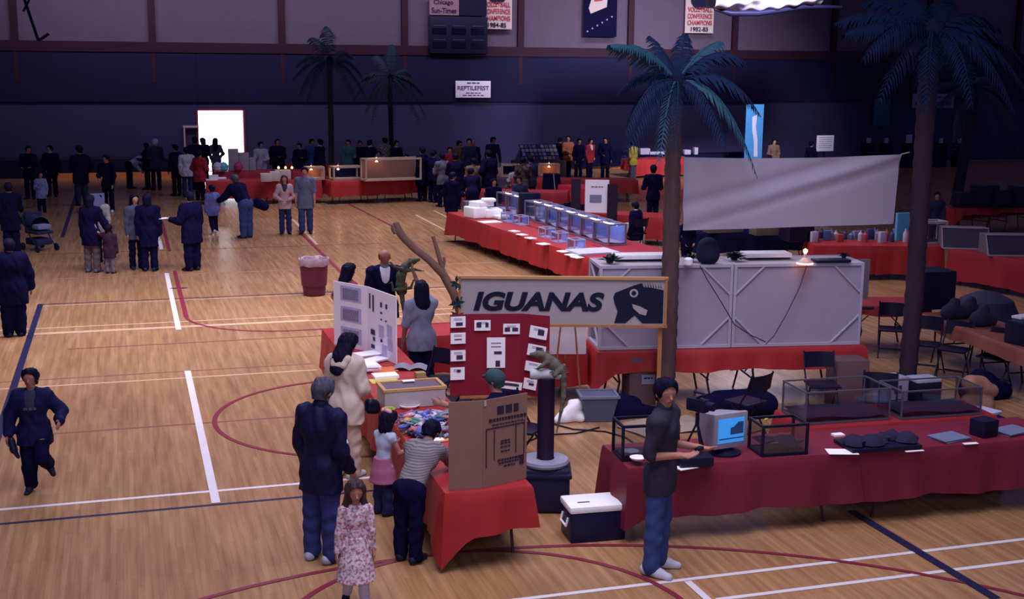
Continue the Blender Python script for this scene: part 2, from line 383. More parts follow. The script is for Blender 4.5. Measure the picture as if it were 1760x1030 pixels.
# open double door to bright daylight
b = MB(); b.box((DX0-.04, YW+.1, DZ/2), (.08, .3, DZ+.08)); b.box((DX1+.04, YW+.1, DZ/2), (.08, .3, DZ+.08)); b.box(((DX0+DX1)/2, YW+.1, DZ+.04), (DX1-DX0, .3, .08))
S('door_1', b, mat('red_door_frame', (.22, .02, .05), .5), None, 'open double doorway with daylight beyond')
SKYM = mat('bright_daylight_outside', (1, 1, 1), 1, emit=((1.0, .95, 1.0), 4.2))
b = MB(); b.box(((DX0+DX1)/2, YW+4, 2), (12, .1, 6)); S('window_outside', b, SKYM, None, 'bright overcast daylight outside the open door')
b = MB(); b.box(((DX0+DX1)/2, YW+2.2, -.1), (12, 3.8, .2)); S('ground_outside', b, mat('outside_concrete', (.6, .6, .62), .9), None, 'sunlit concrete outside the door')
b = MB(); b.box((2.62, YW-.10, 1.86), (.62, .1, .08)); b.box((2.36, YW-.10, 1.0), (.06, .08, 1.7)); 
S('door_2', b, mat('pale_side_door', (.45, .36, .40), .6), None, 'side door with pale header next to the bright doorway')
# low bench edge along the foot of the wall, its front board coloured orange
b = MB(); b.box((-2.6, YW-1.0, .35), (9.8, 1.6, .7)); S('trim_1', b, mat('navy_bleacher_seat', (.010, .008, .036), .7), None, 'lowest folded bleacher row at the left wall foot')
b = MB(); b.box((-.5, YW-1.85, .09), (4.6, .1, .18)); S('trim_2', b, mat('orange_step_edge', (1.0, .30, .09), .5), None, 'orange wooden kick board under the left bleachers')
b = MB(); b.box((19.2, YW-.6, .4), (5, 1.0, .8)); S('trim_3', b, mat('navy_bleacher_seat', NAVY), None, 'lowest folded bleacher row at the right wall foot')
b = MB(); b.box((18.9, YW-1.16, .09), (4.4, .1, .18)); S('trim_4', b, mat('orange_step_edge', NAVY), None, 'orange wooden kick board under the right bleachers')
# ------------------------------------------------------------------ wall hangings
def onwall(px, py): return GY(px, py, YW-.15)
CREAM = mat('cream_pennant', (.58, .46, .46), .8, .06); BRED = mat('brick_red_letter', (.42, .05, .07), .7)
def pennant(xl_, xr_, zb, label, year):
    x0, x1 = onwall(xl_, 20).x, onwall(xr_, 20).x; zb_ = onwall((xl_+xr_)/2, zb).z; W = x1-x0; Hh = 3.0
    t = thing('wall_banner', label, 'banner', ((x0+x1)/2, YW-.16, zb_))
    b = MB(); b.grid(lambda u, v: ((u-.5)*W, .02*math.sin(u*9), v*Hh), 16, 8); b.grid(lambda u, v: ((u-.5)*W, .03+.02*math.sin(u*9), v*Hh), 16, 8); b.build('cloth', CREAM, t)
    b = MB(); b.tube([(-W/2, 0, Hh), (W/2, 0, Hh)], .03); b.build('rod', STEEL, t)
    b = MB(); b.lathe([(W*.33, -.006), (W*.33, .006)], 32); o = b.build('round_emblem', INK, t); o.rotation_euler = (PI/2, 0, 0); o.location = (0, -.03, 1.50)
    for i, s in enumerate(('VOLLEYBALL', 'CONFERENCE', 'CHAMPIONS')): lettering(s, W*.86, .21, BRED, t, (0, -.035, 1.04-.29*i), bold=.02)
    lettering(year, W*.6, .20, INK, t, (0, -.035, .17), bold=.02)
pennant(828, 880, 50, 'cream volleyball champions banner overlapping the scoreboard corner', '1984-85')
pennant(1178, 1227, 57, 'cream volleyball champions banner beside the shiny silver duct', '1982-83')
x0, x1, zb = onwall(1003, 30).x, onwall(1060, 30).x, onwall(1030, 63).z
t = thing('wall_banner', 'dark navy banner with pale flame mark and diagonal row of stars', 'banner', ((x0+x1)/2, YW-.16, zb))
b = MB(); b.box((0, 0, 1.4), (x1-x0, .03, 2.8)); b.build('cloth', BLACK, t)
b = MB(); W = x1-x0
b.add([(-.36*W, -.03, 1.22), (-.30*W, -.03, .98), (.18*W, -.03, 1.28), (.2*W, -.03, 1.6), (.30*W, -.03, 2.5), (-.1*W, -.03, 2.5)], [(0, 1, 2, 3, 4, 5)]); b.build('flame_mark', CREAM, t, smooth=0)
b = MB(); b.add([(-.20*W, -.04, 1.5), (.05*W, -.04, 1.55), (.02*W, -.04, 2.2), (-.18*W, -.04, 2.2)], [(0, 1, 2, 3)]); b.build('inner_mark', BRED, t, smooth=0)
for i in range(6):
    b = MB(); p = [(math.cos(PI/2+q*PI/5)*(.055 if q % 2 == 0 else .025), 0, math.sin(PI/2+q*PI/5)*(.055 if q % 2 == 0 else .025)) for q in range(10)]
    b.add(p, [tuple(range(10))]); o = b.build('star', mat('pale_star', (.30, .28, .42), .7), t, smooth=0); o.location = ((-.38+.145*i)*W, -.025, .22+.13*i)
t = thing('scoreboard', 'dark wall scoreboard with pale sponsor panel on its top', 'scoreboard', (onwall(787, 60).x, YW-.2, onwall(787, 92).z))
W = onwall(837, 60).x-onwall(737, 60).x; b = MB(); b.box((0, 0, .77), (W, .16, 1.54), bev=.02); b.build('cabinet', mat('navy_cabinet', (.007, .006, .034), .5), t)
for i in range(3):
    for j in range(2):
        b = MB(); b.box((-W*.33+W*.33*i, -.09, .35+.58*j), (W*.24, .02, .26)); b.build('digit_window', mat('dark_display', (.004, .004, .02), .2), t)
        b = MB(); b.box((-W*.33+W*.33*i, -.09, .57+.58*j), (W*.2, .02, .045)); b.build('caption_strip', mat('dim_caption', (.035, .032, .09), .6), t)
b = MB(); b.box((-W*.245, 0, 1.95), (W*.5, .14, .72)); b.build('sponsor_panel', mat('dim_pink_panel', (.26, .14, .20), .7), t)
b = MB(); b.box((W*.25, 0, 1.95), (W*.47, .14, .72)); b.build('dark_panel', mat('navy_cabinet', NAVY), t)
lettering('Chicago', W*.33, .24, INK, t, (-W*.26, -.08, 2.1), bold=.02); lettering('Sun-Times', W*.42, .22, INK, t, (-W*.25, -.08, 1.78), bold=.02)
def bars(width, height, n, m, parent, loc, rot=(PI/2, 0, 0), name='small_print', seed=0):
    rr = random.Random(seed); b = MB(); x = -width/2; ws = [rr.uniform(.5, 1.4) for _ in range(n)]; k = width/(sum(ws)+.35*(n-1))
    for q in ws:
        b.box((x+q*k/2, 0, 0), (q*k, height, .004)); x += q*k+.35*k
    o = b.build(name, m, parent, smooth=0); o.location = loc; o.rotation_euler = rot; return o
def wallsign(xa_, ya_, xb_, yb_, label, m, lines, Y=YW-.2):
    p, q = GY(xa_, ya_, Y), GY(xb_, yb_, Y); W, Hh = q.x-p.x, p.z-q.z
    t = thing('wall_sign', label, 'sign', ((p.x+q.x)/2, Y, q.z)); b = MB(); b.box((0, 0, Hh/2), (W, .04, Hh), bev=.005); b.build('board', m, t)
    for s, wf, hf, zf, mm in lines:
        if s[0] == '#': bars(W*wf, Hh*hf, int(s[1:]), mm, t, (0, -.03, Hh*zf))
        else: lettering(s, W*wf, Hh*hf, mm, t, (0, -.03, Hh*zf), bold=.015)
PURP = mat('purple_letter', (.10, .05, .17), .7)
SG = mat('white_sign_board', (.86, .80, .98), .7, .05)
wallsign(783, 139, 843, 168, 'white festival sign on the dark back wall', SG, [('#3', .36, .07, .88, PURP), ('REPTILEFEST', .90, .25, .58, PURP), ('#4', .42, .05, .28, PURP), ('#5', .6, .05, .14, PURP)])
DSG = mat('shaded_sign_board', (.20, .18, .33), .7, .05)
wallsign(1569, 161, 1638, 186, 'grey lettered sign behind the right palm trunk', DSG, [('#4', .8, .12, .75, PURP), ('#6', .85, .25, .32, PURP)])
wallsign(1503, 171, 1528, 217, 'teal panel poster on the dark right wall', mat('dim_teal', (.020, .075, .13), .7), [])
wallsign(1655, 194, 1680, 222, 'small green panel poster on the far right wall', mat('dim_green', (.012, .022, .05), .7), [])
# folded basketball hoop frame at the top left
t = thing('hoop_frame', 'folded basketball hoop frame high at the left wall', 'hoop', (-4.2, 46, 0))
b = MB(); b.tube([GY(22, -60, 46)-Vector((-4.2, 46, 0)), GY(66, 70, 46)-Vector((-4.2, 46, 0))], .05); b.build('arm', BLKP, t)
b = MB(); b.tube([GY(66, 70, 46)-Vector((-4.2, 46, 0)), GY(84, 58, 46)-Vector((-4.2, 46, 0))], .05); b.build('brace', BLKP, t)
b = MB(); b.tube([GY(40, 20, 46)-Vector((-4.2, 46, 0)), GY(80, -60, 46)-Vector((-4.2, 46, 0))], .04); b.build('brace', BLKP, t)
# silver foil duct hanging at the top
t = thing('duct', 'crumpled silver foil duct hanging at the top of the hall', 'duct', (GY(1318, -20, 40).x, 40, 6.50))
def foil(u, v):
    a = v*2*PI; x = (u-.5)*4.2; r = .62*(1-.5*abs(u-.45)**2)+.05*math.sin(u*40+3*math.sin(a))+.05*math.sin(a*5+u*9)
    return (x, r*math.cos(a), .55+r*math.sin(a)*.95+.25*(u-.5))
b = MB(); b.grid(foil, 70, 30); b.build('foil_sleeve', mat('silver_foil', (.82, .76, .84), .35, .1, 5, .45), t, smooth=80)
b = MB(); b.tube([(-2.0, -.1, -.10), (-1.4, -.1, -.22), (-.4, -.1, -.20), (.5, -.1, -.08), (1.4, -.1, .06), (2.9, -.1, .08)], [.04, .10, .10, .09, .08, .05], 12); b.build('dark_underside', BLKP, t)  # black tube drawn for the dark underside of the duct
# ------------------------------------------------------------------ people
X_, Y_, Z_ = V3(1, 0, 0), V3(0, 1, 0), V3(0, 0, 1)
def rotv(v, axis, ang):
    axis = nrm(axis); c, s = math.cos(ang), math.sin(ang)
    return v*c+np.cross(axis, v)*s+axis*(axis@v)*(1-c)
def person(label, pos, face, h=1.7, res=.012, lean=(0, .03, 1), twist=0, head=(0, 0), aL=None, aR=None, lL=None, lR=None, hip=None,
           skin=None, top=None, tt=.014, sleeve=2.0, hem=.03, flare=0, inner=None, bot=None, bt=.012, blen=2.0, skirt=None, shoe=None,
           hair=None, hstyle='short', fem=False, bulk=1.0, group=None, cat='person', face_detail=False, crown=None, collar=None, hand=None, scale_hand=1.0):
    K = h; skin = skin or SKIN; top = top or BLACK; bot = bot or BLACK; shoe = shoe or SHOED; hair = hair or HAIRB
    hf = .132 if h > 1.5 else .132+(1.5-h)*.09
    HH = hf*K; L = (.505 if h > 1.45 else .475)*K; anH = .04*K; th = (L-anH)*.5; sh = (L-anH)*.5
    T = (1-hf-.035)*K-L
    up = nrm(lean); X = V3(math.cos(twist), math.sin(twist), 0); X = nrm(X-up*(X@up)); Fd = np.cross(up, X)
    sw = (.098 if fem else .112)*K*(.94 if h < 1.45 else 1); hw = .05*K
    nb = up*T*1.02; S = {1: up*T*.905+X*sw, -1: up*T*.905-X*sw}
    hy_, hp = R(head[0]), R(head[1])
    hz = nrm(up*.45+Z_*.55); hx = nrm(X-hz*(X@hz)); hy = np.cross(hz, hx)
    hx, hy = rotv(hx, hz, hy_), rotv(hy, hz, hy_); hy, hz = rotv(hy, hx, hp), rotv(hz, hx, hp)
    C = nb+nrm(up*.5+hz*.5)*.022*K+hz*HH*.53
    def fr(v): v = nrm(v); return nrm(X*v[0]+Fd*v[1]+up*v[2]) if False else v
    A = {1: aR or ((.12, 0, -1), (.05, .14, -1)), -1: aL or ((-.12, 0, -1), (-.05, .14, -1))}
    Lg = {1: lR or ((.03, .01, -1), (.015, -.02, -1)), -1: lL or ((-.03, .01, -1), (-.015, -.02, -1))}
    el, wr, kn, an, toe, fdn = {}, {}, {}, {}, {}, {}
    for s in (1, -1):
        el[s] = S[s]+nrm(A[s][0])*.172*K; wr[s] = el[s]+nrm(A[s][1])*.148*K
        H0 = V3(s*hw, 0, 0)
        kn[s] = H0+nrm(Lg[s][0])*th; d = nrm(Lg[s][1]); an[s] = kn[s]+d*sh
        f = V3(s*.22, 1, 0) if len(Lg[s]) < 3 else V3(*Lg[s][2]); f = f-d*(f@d); toe[s] = nrm(f); fdn[s] = nrm(d-toe[s]*(d@toe[s]))
    zmin = min(min((an[s]+fdn[s]*.042*K)[2], (an[s]+fdn[s]*.042*K+toe[s]*.1*K)[2]) for s in (1, -1))
    shift = V3(0, 0, -zmin) if hip is None else V3(0, 0, hip)
    B = bulk
    def torso(t):
        rp, rw, rc = (.078, .060, .070) if fem else (.074, .068, .078)
        return [cap(V3(-.022*K, 0, -.01*K), V3(.022*K, 0, -.01*K), rp*K*B+t, None, Y_, 1.25),
                cap(up*T*.05, up*T*.38, rp*K*B+t, rw*K*B+t, Fd, 1.25), cap(up*T*.38, up*T*.74, rw*K*B+t, rc*K*B+t, Fd, 1.25),
                cap(up*T*.72-X*.026*K, up*T*.72+X*.026*K, rc*K*B*.95+t, None, Fd, 1.2), cap(up*T*.72, up*T*.88, rc*K*B*.95+t, .045*K+t, Fd, 1.2),
                cap(S[-1]*.9+up*T*.09, S[1]*.9+up*T*.09, .032*K+t, None)]+[cap(nb-up*.015*K, up*T*.895+X*s*sw*.72, .026*K+t*.8, .028*K+t*.9) for s in (1, -1)]
    def arm(s, t, frac):
        p = [cap(S[s], S[s]+(el[s]-S[s])*min(1, frac), .029*K*B+t, (.029-.006*min(1, frac))*K*B+t)]
        if frac > 1: p.append(cap(el[s], el[s]+(wr[s]-el[s])*(frac-1), .0235*K*B+t, .0155*K+t*1.1))
        return p
    def leg(s, t, frac, cuff=0):
        H0 = V3(s*hw, 0, 0)
        p = [cap(H0, H0+(kn[s]-H0)*min(1, frac), .052*K*B+t, .034*K*B+t)]
        if frac > 1:
            p += [cap(kn[s], kn[s]+(an[s]-kn[s])*.35*(frac-1), .034*K*B+t, .034*K*B+t), cap(kn[s]+(an[s]-kn[s])*.35*(frac-1), kn[s]+(an[s]-kn[s])*(frac-1), .034*K*B+t, .021*K+t+cuff)]
        return p
    # one continuous body
    body = torso(0)
    for s in (1, -1):
        body += arm(s, 0, 2)+leg(s, 0, 2)
        hd = nrm(A[s][1]) if len(A[s]) < 3 else nrm(A[s][2]); sp = Y_-hd*(Y_@hd)
        if np.linalg.norm(sp) < .3: sp = Z_-hd*(Z_@hd)
        sp = nrm(sp); n = nrm(np.cross(hd, sp))*s*-1; W0 = wr[s]; kh = K*scale_hand
        body.append(cap(W0, W0+hd*.048*kh, .017*kh, .021*kh, n, 1.7))
        if res < .02:
            for i in range(4):
                b0 = W0+hd*.05*kh+sp*(1.5-i)*.0125*kh; Ls = (.044, .05, .046, .035)[i]*kh
                m0 = b0+nrm(hd+sp*(1.5-i)*.05+n*.12)*Ls*.55; e0 = m0+nrm(hd+n*.65)*Ls*.5
                body += [cap(b0, m0, .0056*kh, .0052*kh), cap(m0, e0, .0052*kh, .0045*kh)]
            b0 = W0+hd*.018*kh+sp*.017*kh; m0 = b0+nrm(hd*.75+sp*.75)*.028*kh
            body += [cap(b0, m0, .0075*kh, .0062*kh), cap(m0, m0+nrm(hd*.95+sp*.2+n*.3)*.024*kh, .006*kh, .005*kh)]
        else: body.append(cap(W0+hd*.045*kh, W0+hd*.09*kh, .016*kh, .011*kh, n, 1.5))
        body += [cap(an[s]-toe[s]*.025*K+fdn[s]*.02*K, an[s]+toe[s]*.085*K+fdn[s]*.024*K, .019*K, .015*K)]
    nr = (.027 if fem else .032)*K
    body += [cap(nb-up*.04*K, C-hz*HH*.2, nr*1.1, nr), cap(C+hz*HH*.10-hy*HH*.06, C+hz*HH*.10+hy*HH*.04, HH*.36), cap(C-hz*HH*.02+hy*HH*.08, C-hz*HH*.36+hy*HH*.17, HH*.29, HH*.14),
             cap(C+hy*HH*.37+hz*HH*.03, C+hy*HH*.46-hz*HH*.12, HH*.035, HH*.06), cap(C+hy*HH*.30-hz*HH*.26, C+hy*HH*.31-hz*HH*.26, HH*.09)]
    for s in (1, -1): body += [cap(C+hx*s*HH*.36-hz*HH*.02, C+hx*s*HH*.37-hz*HH*.12, HH*.06, HH*.045), cap(C+hx*s*HH*.05+hy*HH*.36+hz*HH*.12, C+hx*s*HH*.19+hy*HH*.33+hz*HH*.12, HH*.04)]
    root = sdf_obj('person', body, res, skin, k=.022*K, shift=shift)
    root.location = pos; root.rotation_euler.z = R(face); tag(root, label, cat, group)
    # clothing
    def neck_plane(): return [(nb+up*.03*K, up)]
    lean_ = lean[2] < .8 or abs(lean[1]) > .5
    if lean_: hem = 0
    if skirt: tt = min(tt, .011)
    pr = torso(tt)[1:] if lean_ else torso(tt)
    if lean[2] < .8 or abs(lean[1]) > .5: hem = 0
    if hem: pr += [cap(V3(s*.026*K, 0, .02*K), V3(s*.034*K, 0, -hem*K-.03*K), .070*K*B+tt, .072*K*B+tt+flare*K, Y_, 1.12) for s in (1, -1)]
    if not skirt and blen: bt = min(bt, tt*.7)
    for s in (1, -1):
        if sleeve: pr += arm(s, tt*.9, sleeve)
    pl = neck_plane()+([(V3(0, 0, -(hem+.03)*K), -Z_)] if hem else [])
    tres = res*1.1; lean_ = False
    cuts = []
    if inner: cuts = [cap(up*T*.62+Fd*.115*K, nb+Fd*.04*K, .03*K, .045*K)]
    if lean[2] < .8 or abs(lean[1]) > .5: pl = neck_plane()+[(up*T*.03, -up)]
    sdf_obj('shirt' if sleeve < 1.2 else 'jacket', pr, tres, top, root, k=.03*K, shift=shift, planes=pl, cuts=cuts, folds=(.0042+tt*.09, 34, 26, h*7) if res < .02 else None)
    if inner: sdf_obj('inner_shirt', torso(tt*.45), tres*1.2, inner, root, k=.03*K, shift=shift, planes=neck_plane()+[(up*T*.3, -up)])
    if collar: sdf_obj('collar', [cap(nb-up*.01*K, nb+up*.025*K, nr*1.1+.018, nr+.016)], tres, collar, root, shift=shift)
    if skirt:
        sm, sl, sr = skirt
        sdf_obj('skirt', [cap(V3(0, 0, .08*K), V3(0, 0, -sl*K*.5), .074*K+.016, .10*K+sr*.5*K, Y_, 1.12), cap(V3(0, 0, -sl*K*.5), V3(0, 0, -sl*K-.03*K), .10*K+sr*.5*K, .105*K+sr*K, Y_, 1.12)], tres, sm, root, shift=shift, planes=[(V3(0, 0, -sl*K), -Z_), (V3(0, 0, .09*K), Z_)])
    if blen:
        pr = [cap(V3(-.022*K, 0, -.005*K), V3(.022*K, 0, -.005*K), .076*K*B+bt, None, Y_, 1.22), cap(up*T*.03, up*T*.2, .074*K*B+bt, .066*K*B+bt, Fd, 1.25)]
        for s in (1, -1): pr += leg(s, bt, blen, .014*K)
        sdf_obj('trousers', pr, tres, bot, root, k=.02*K, shift=shift, planes=[(V3(0, 0, -skirt[1]*K*.6), Z_)] if skirt else [(up*T*.12, up)] if lean_ or hem < .05 else [(V3(0, 0, -hem*K*.55), Z_)], folds=(.0055, 30, 34, h*5) if res < .02 else None)
    for s in (1, -1):
        a = an[s]
        sdf_obj('shoe', [cap(a-toe[s]*.03*K+fdn[s]*.018*K, a+toe[s]*.05*K+fdn[s]*.02*K, .029*K, .026*K), cap(a+toe[s]*.04*K+fdn[s]*.025*K, a+toe[s]*.098*K+fdn[s]*.03*K, .027*K, .021*K)], min(tres, .014), shoe, root, shift=shift, planes=[(a+fdn[s]*.042*K, fdn[s])])
    # hair
    fc = [cap(C+hy*HH*.50-hz*HH*.02, C+hy*HH*.42-hz*HH*.5, HH*.385, HH*.36)]
    if hstyle == 'bald':
        pr = [cap(C+hz*HH*.06-hy*HH*.08, C+hz*HH*.04-hy*HH*.02, HH*.395)]; pls = [(C+hz*HH*.2, hz), (C-hz*HH*.3, -hz)]
        sdf_obj('hair', pr, res, hair, root, shift=shift, planes=pls, cuts=[cap(C+hy*HH*.5, C+hy*HH*.45-hz*HH*.3, HH*.5)])
    elif hstyle != 'none':
        pr = [cap(C+hz*HH*.14-hy*HH*.08, C+hz*HH*.15+hy*HH*.06, HH*.43), cap(C-hy*HH*.16+hz*HH*.05, C-hy*HH*.14-hz*HH*.26, HH*.37, HH*.30), cap(C-hx*HH*.16+hy*HH*.2+hz*HH*.36, C+hx*HH*.16+hy*HH*.18+hz*HH*.40, HH*.17)]
        if hstyle == 'long': pr += [cap(C-hy*HH*.12+hz*HH*.05, nb-hy*HH*.34-hz*HH*.15, HH*.48, HH*.50, hy, 1.2), cap(nb-hy*HH*.34-hz*HH*.15-hx*HH*.1, nb-hy*HH*.5-hz*HH*.75-hx*HH*.12, HH*.43, HH*.27, hy, 1.6), cap(nb-hy*HH*.34-hz*HH*.15+hx*HH*.1, nb-hy*HH*.5-hz*HH*.85+hx*HH*.1, HH*.43, HH*.25, hy, 1.6)]
        elif hstyle == 'bob': pr += [cap(C-hy*HH*.12+hz*HH*.05, C-hy*HH*.12-hz*HH*.42, HH*.42, HH*.40)]
        elif hstyle == 'sides':
            for s in (1, -1): pr += [cap(C+hx*s*HH*.3+hz*HH*.05, C+hx*s*HH*.42-hy*HH*.02-hz*HH*.75, HH*.15, HH*.17), cap(C+hx*s*HH*.42-hz*HH*.75, C+hx*s*HH*.45-hz*HH*1.0, HH*.17, HH*.08)]
            pr += [cap(C-hy*HH*.15, C-hy*HH*.3-hz*HH*1.05, HH*.38, HH*.25)]
        elif hstyle == 'cap': pr += [cap(C+hz*HH*.28+hy*HH*.2, C+hz*HH*.24+hy*HH*.6, HH*.12, HH*.08)]
        pls = [] if hstyle in ('long', 'bob', 'sides') else [(C-hz*HH*.36, -hz)]
        sdf_obj('cap' if hstyle == 'cap' else 'hair', pr, res, hair, root, k=.02, shift=shift, folds=(.006, 90, 20, 1.0) if res < .013 and hstyle != 'cap' else None, planes=pls, cuts=fc if hstyle != 'cap' else [cap(C+hy*HH*.42-hz*HH*.2, C+hy*HH*.42-hz*HH*.5, HH*.36)])
    if crown: crown(root, C+shift, HH, hx, hy, hz)
    if face_detail:
        for s in (1, -1):
            e = MB(); e.lathe([(HH*.002, -HH*.045), (HH*.04, -HH*.03), (HH*.05, 0), (HH*.04, HH*.03), (HH*.002, HH*.045)], 10)
            o = e.build('eye', mat('dark_eye', (.02, .012, .02), .2), root); o.location = C+shift+hx*s*HH*.13+hy*HH*.335+hz*HH*.03; o.rotation_euler = (0, PI/2, 0)
        sdf_obj('mouth', [cap(C+hy*HH*.385-hz*HH*.25-hx*HH*.09, C+hy*HH*.385-hz*HH*.25+hx*HH*.09, HH*.025)], .004, mat('lip_red', (.24, .06, .06), .5), root, shift=shift)
    root['_'] = 1; del root['_']
    P = {'K': K, 'C': C+shift, 'HH': HH, 'wr': {s: wr[s]+shift for s in wr}, 'el': {s: el[s]+shift for s in el}, 'nb': nb+shift, 'up': up, 'T': T, 'hip': shift, 'an': {s: an[s]+shift for s in an}}
    return root, P
def wpt(root, p):                             # local point of a person -> world
    c, s = math.cos(root.rotation_euler.z), math.sin(root.rotation_euler.z)
    return Vector((root.location.x+c*p[0]-s*p[1], root.location.y+s*p[0]+c*p[1], root.location.z+p[2]))

# ------------------------------------------------------------------ iguana
def iguana(label, loc, rz, spine, tail, legs, s=1.0, headdir=(0, 1, .2), m=None):
    m = m or mat('iguana_skin', (.115, .105, .085), .8, .5, 30)
    sp = [V3(*p)*s for p in spine]; tl = [V3(*p)*s for p in tail]; hd = nrm(headdir); pr = []
    rr = [.035, .055, .062, .058, .042]
    for i in range(len(sp)-1): pr.append(cap(sp[i], sp[i+1], rr[min(i, 4)]*s, rr[min(i+1, 4)]*s))
    tr = np.linspace(.036, .006, len(tl)+1)*s; pts = [sp[-1]]+tl
    for i in range(len(tl)): pr.append(cap(pts[i], pts[i+1], tr[i], tr[i+1]))
    h0 = sp[0]
    pr += [cap(h0, h0+hd*.05*s, .036*s, .038*s), cap(h0+hd*.05*s, h0+hd*.12*s-Z_*.008*s, .034*s, .020*s), cap(h0+hd*.03*s-Z_*.03*s, h0+hd*.02*s-Z_*.075*s, .02*s, .008*s)]
    for (a, b, c) in legs:
        a, b, c = V3(*a)*s, V3(*b)*s, V3(*c)*s
        pr += [cap(a, b, .026*s, .017*s), cap(b, c, .017*s, .012*s)]
        d = nrm(V3(c[0]-b[0]+.01, c[1]-b[1]+.02, -.01))
        for q in (-.6, -.2, .2, .6): pr.append(cap(c, c+rotv(d, Z_, q)*.05*s, .006*s, .004*s))
    o = sdf_obj('iguana', pr, .007, m, k=.02, loc=loc, rz=rz); tag(o, label, 'iguana')
    b = MB(); cur = [h0+hd*.03*s]+sp+tl[:3]
    for i in range(len(cur)-1):
        for t in (0, .25, .5, .75):
            p = cur[i]+(cur[i+1]-cur[i])*t; d = nrm(cur[i+1]-cur[i]); n = Z_-d*(d@Z_); n = nrm(n) if np.linalg.norm(n) > .2 else nrm(V3(0, 1, .2)); r0 = (.05 if 0 < i < len(sp) else .033)*s
            b.tube([Vector(p+n*r0*.8), Vector(p+n*(r0+.035*s)-d*-.012*s)], [.007*s, .001], 5)
    b.build('dorsal_crest', mat('iguana_crest', (.13, .11, .10), .8), o)
    for q in (1, -1):
        b = MB(); b.lathe([(.001, -.006*s), (.007*s, 0), (.001, .006*s)], 8); e = b.build('eye', INK, o); x = nrm(np.cross(hd, Z_)); e.location = Vector(h0+hd*.065*s+x*q*.033*s+Z_*.012*s)
    return o
# ------------------------------------------------------------------ tables, cloths, chairs, palms
TT = .74
LEGM = mat('brown_steel_leg', (.06, .03, .04), .5, .1, 8, .4)
def folding_table(label, c, rz, L, W, group=None):
    t = thing('folding_table', label, 'table', (c[0], c[1], 0), rz, group)
    b = MB(); b.box((0, 0, TT-.02), (L, W, .03), bev=.006); b.build('tabletop', mat('brown_laminate', (.10, .05, .05), .5), t)
    for e in (-1, 1):
        x = e*(L/2-.3)
        for s in (-1, 1):
            b = MB(); y = s*(W/2-.09); b.tube([(x, y, TT-.04), (x, y, .40), (x-e*.02, y*1.0, .30), (x+e*.04, y*1.02, .02), (x+e*.05, y*1.02, 0)], .015, 8); b.build('leg', LEGM, t)
        b = MB(); b.tube([(x, -W/2+.09, .30), (x, W/2-.09, .30)], .012, 8); b.build('crossbar', LEGM, t)
        b = MB(); b.tube([(x, 0, .32), (x-e*.38, 0, TT-.05)], .010, 8); b.build('brace', LEGM, t)
    return t
def cloth(label, c, rz, L, W, hang, m=None, group=None, seed=0, corner=None, amp=.022, name='tablecloth'):
    """hang = bottom z of (near -y, right +x, far +y, left -x) drapes; corner = {index: z} droops at (-x-y, +x-y, +x+y, -x+y)"""
    rr = random.Random(seed); a, b2 = L/2+.008, W/2+.008
    per = []; step = .06
    def side(p, q, n, z):
        d = (Vector(q)-Vector(p)).length; k = max(2, int(d/step))
        for i in range(k): per.append((Vector(p).lerp(Vector(q), i/k), Vector(n), z, i/k, d))
    side((-a, -b2), (a, -b2), (0, -1), hang[0]); side((a, -b2), (a, b2), (1, 0), hang[1]); side((a, b2), (-a, b2), (0, 1), hang[2]); side((-a, b2), (-a, -b2), (-1, 0), hang[3])
    cs = [Vector((-a, -b2)), Vector((a, -b2)), Vector((a, b2)), Vector((-a, b2))]; zc = [min(hang[3], hang[0]), min(hang[0], hang[1]), min(hang[1], hang[2]), min(hang[2], hang[3])]
    ph = [rr.uniform(0, 6) for _ in range(6)]; N = len(per); vs = []; rings = [0, .04, .3, .65, 1.0]
    for v in rings:
        for i, (p, n, z, u, d) in enumerate(per):
            nn = n.copy(); zz = z
            for j, cc in enumerate(cs):
                w = max(0, 1-(p-cc).length/.22)
                if w > 0:
                    o = Vector((cc.x, cc.y)).normalized(); o = Vector((math.copysign(.7, cc.x), math.copysign(.7, cc.y)))
                    nn = nn*(1-w)+o*w*1.3
                    tz = zc[j] if not (corner and j in corner) else corner[j]; zz = zz*(1-w)+tz*w
            s = (p.x+p.y*1.3)
            wv = amp*(math.sin(s*9+ph[0])+.7*math.sin(s*17+ph[1])+.6*math.sin(s*4.1+ph[2]))*v
            off = .012*min(1, v*20)+.05*v+wv; hgt = TT+.006-(TT+.006-zz)*v+(.018*math.sin(s*5+ph[3])*v)
            vs.append((p.x+nn.x*off, p.y+nn.y*off, max(.012, hgt)))
    fs = [(r*N+i, r*N+(i+1) % N, (r+1)*N+(i+1) % N, (r+1)*N+i) for r in range(len(rings)-1) for i in range(N)]
    mb = MB(); mb.add(vs, [tuple(reversed(f)) for f in fs]); mb.add([vs[i] for i in range(N)], [tuple(range(N))])
    o = mb.build(name, m or RED, None, smooth=50, loc=(c[0], c[1], 0), rz=rz)
    return tag(o, label, 'tablecloth', group)
def table_run(p, q, W, n, hang, tl, cl, m=None, group=None, side=1, seed=0, corner=None):
    """n tables end to end along the line p -> q (their near or front edge), depth W to its left (side=1) or right"""
    p, q = Vector(p[:2]), Vector(q[:2]); d = (q-p)/n; L = d.length; ang = math.atan2(d.y, d.x); nrmv = Vector((-d.y, d.x)).normalized()*side
    for i in range(n):
        c = p+d*(i+.5)+nrmv*W/2
        hg = list(hang)
        if i > 0: hg[3] = .68
        if i < n-1: hg[1] = .68
        folding_table(tl[i], c, ang, L-.03, W, group and group+' frames')
        cloth(cl[i], c, ang, L-.02, W, hg, m, group, seed+i, corner[1] if (corner and corner[0] == i) else None)
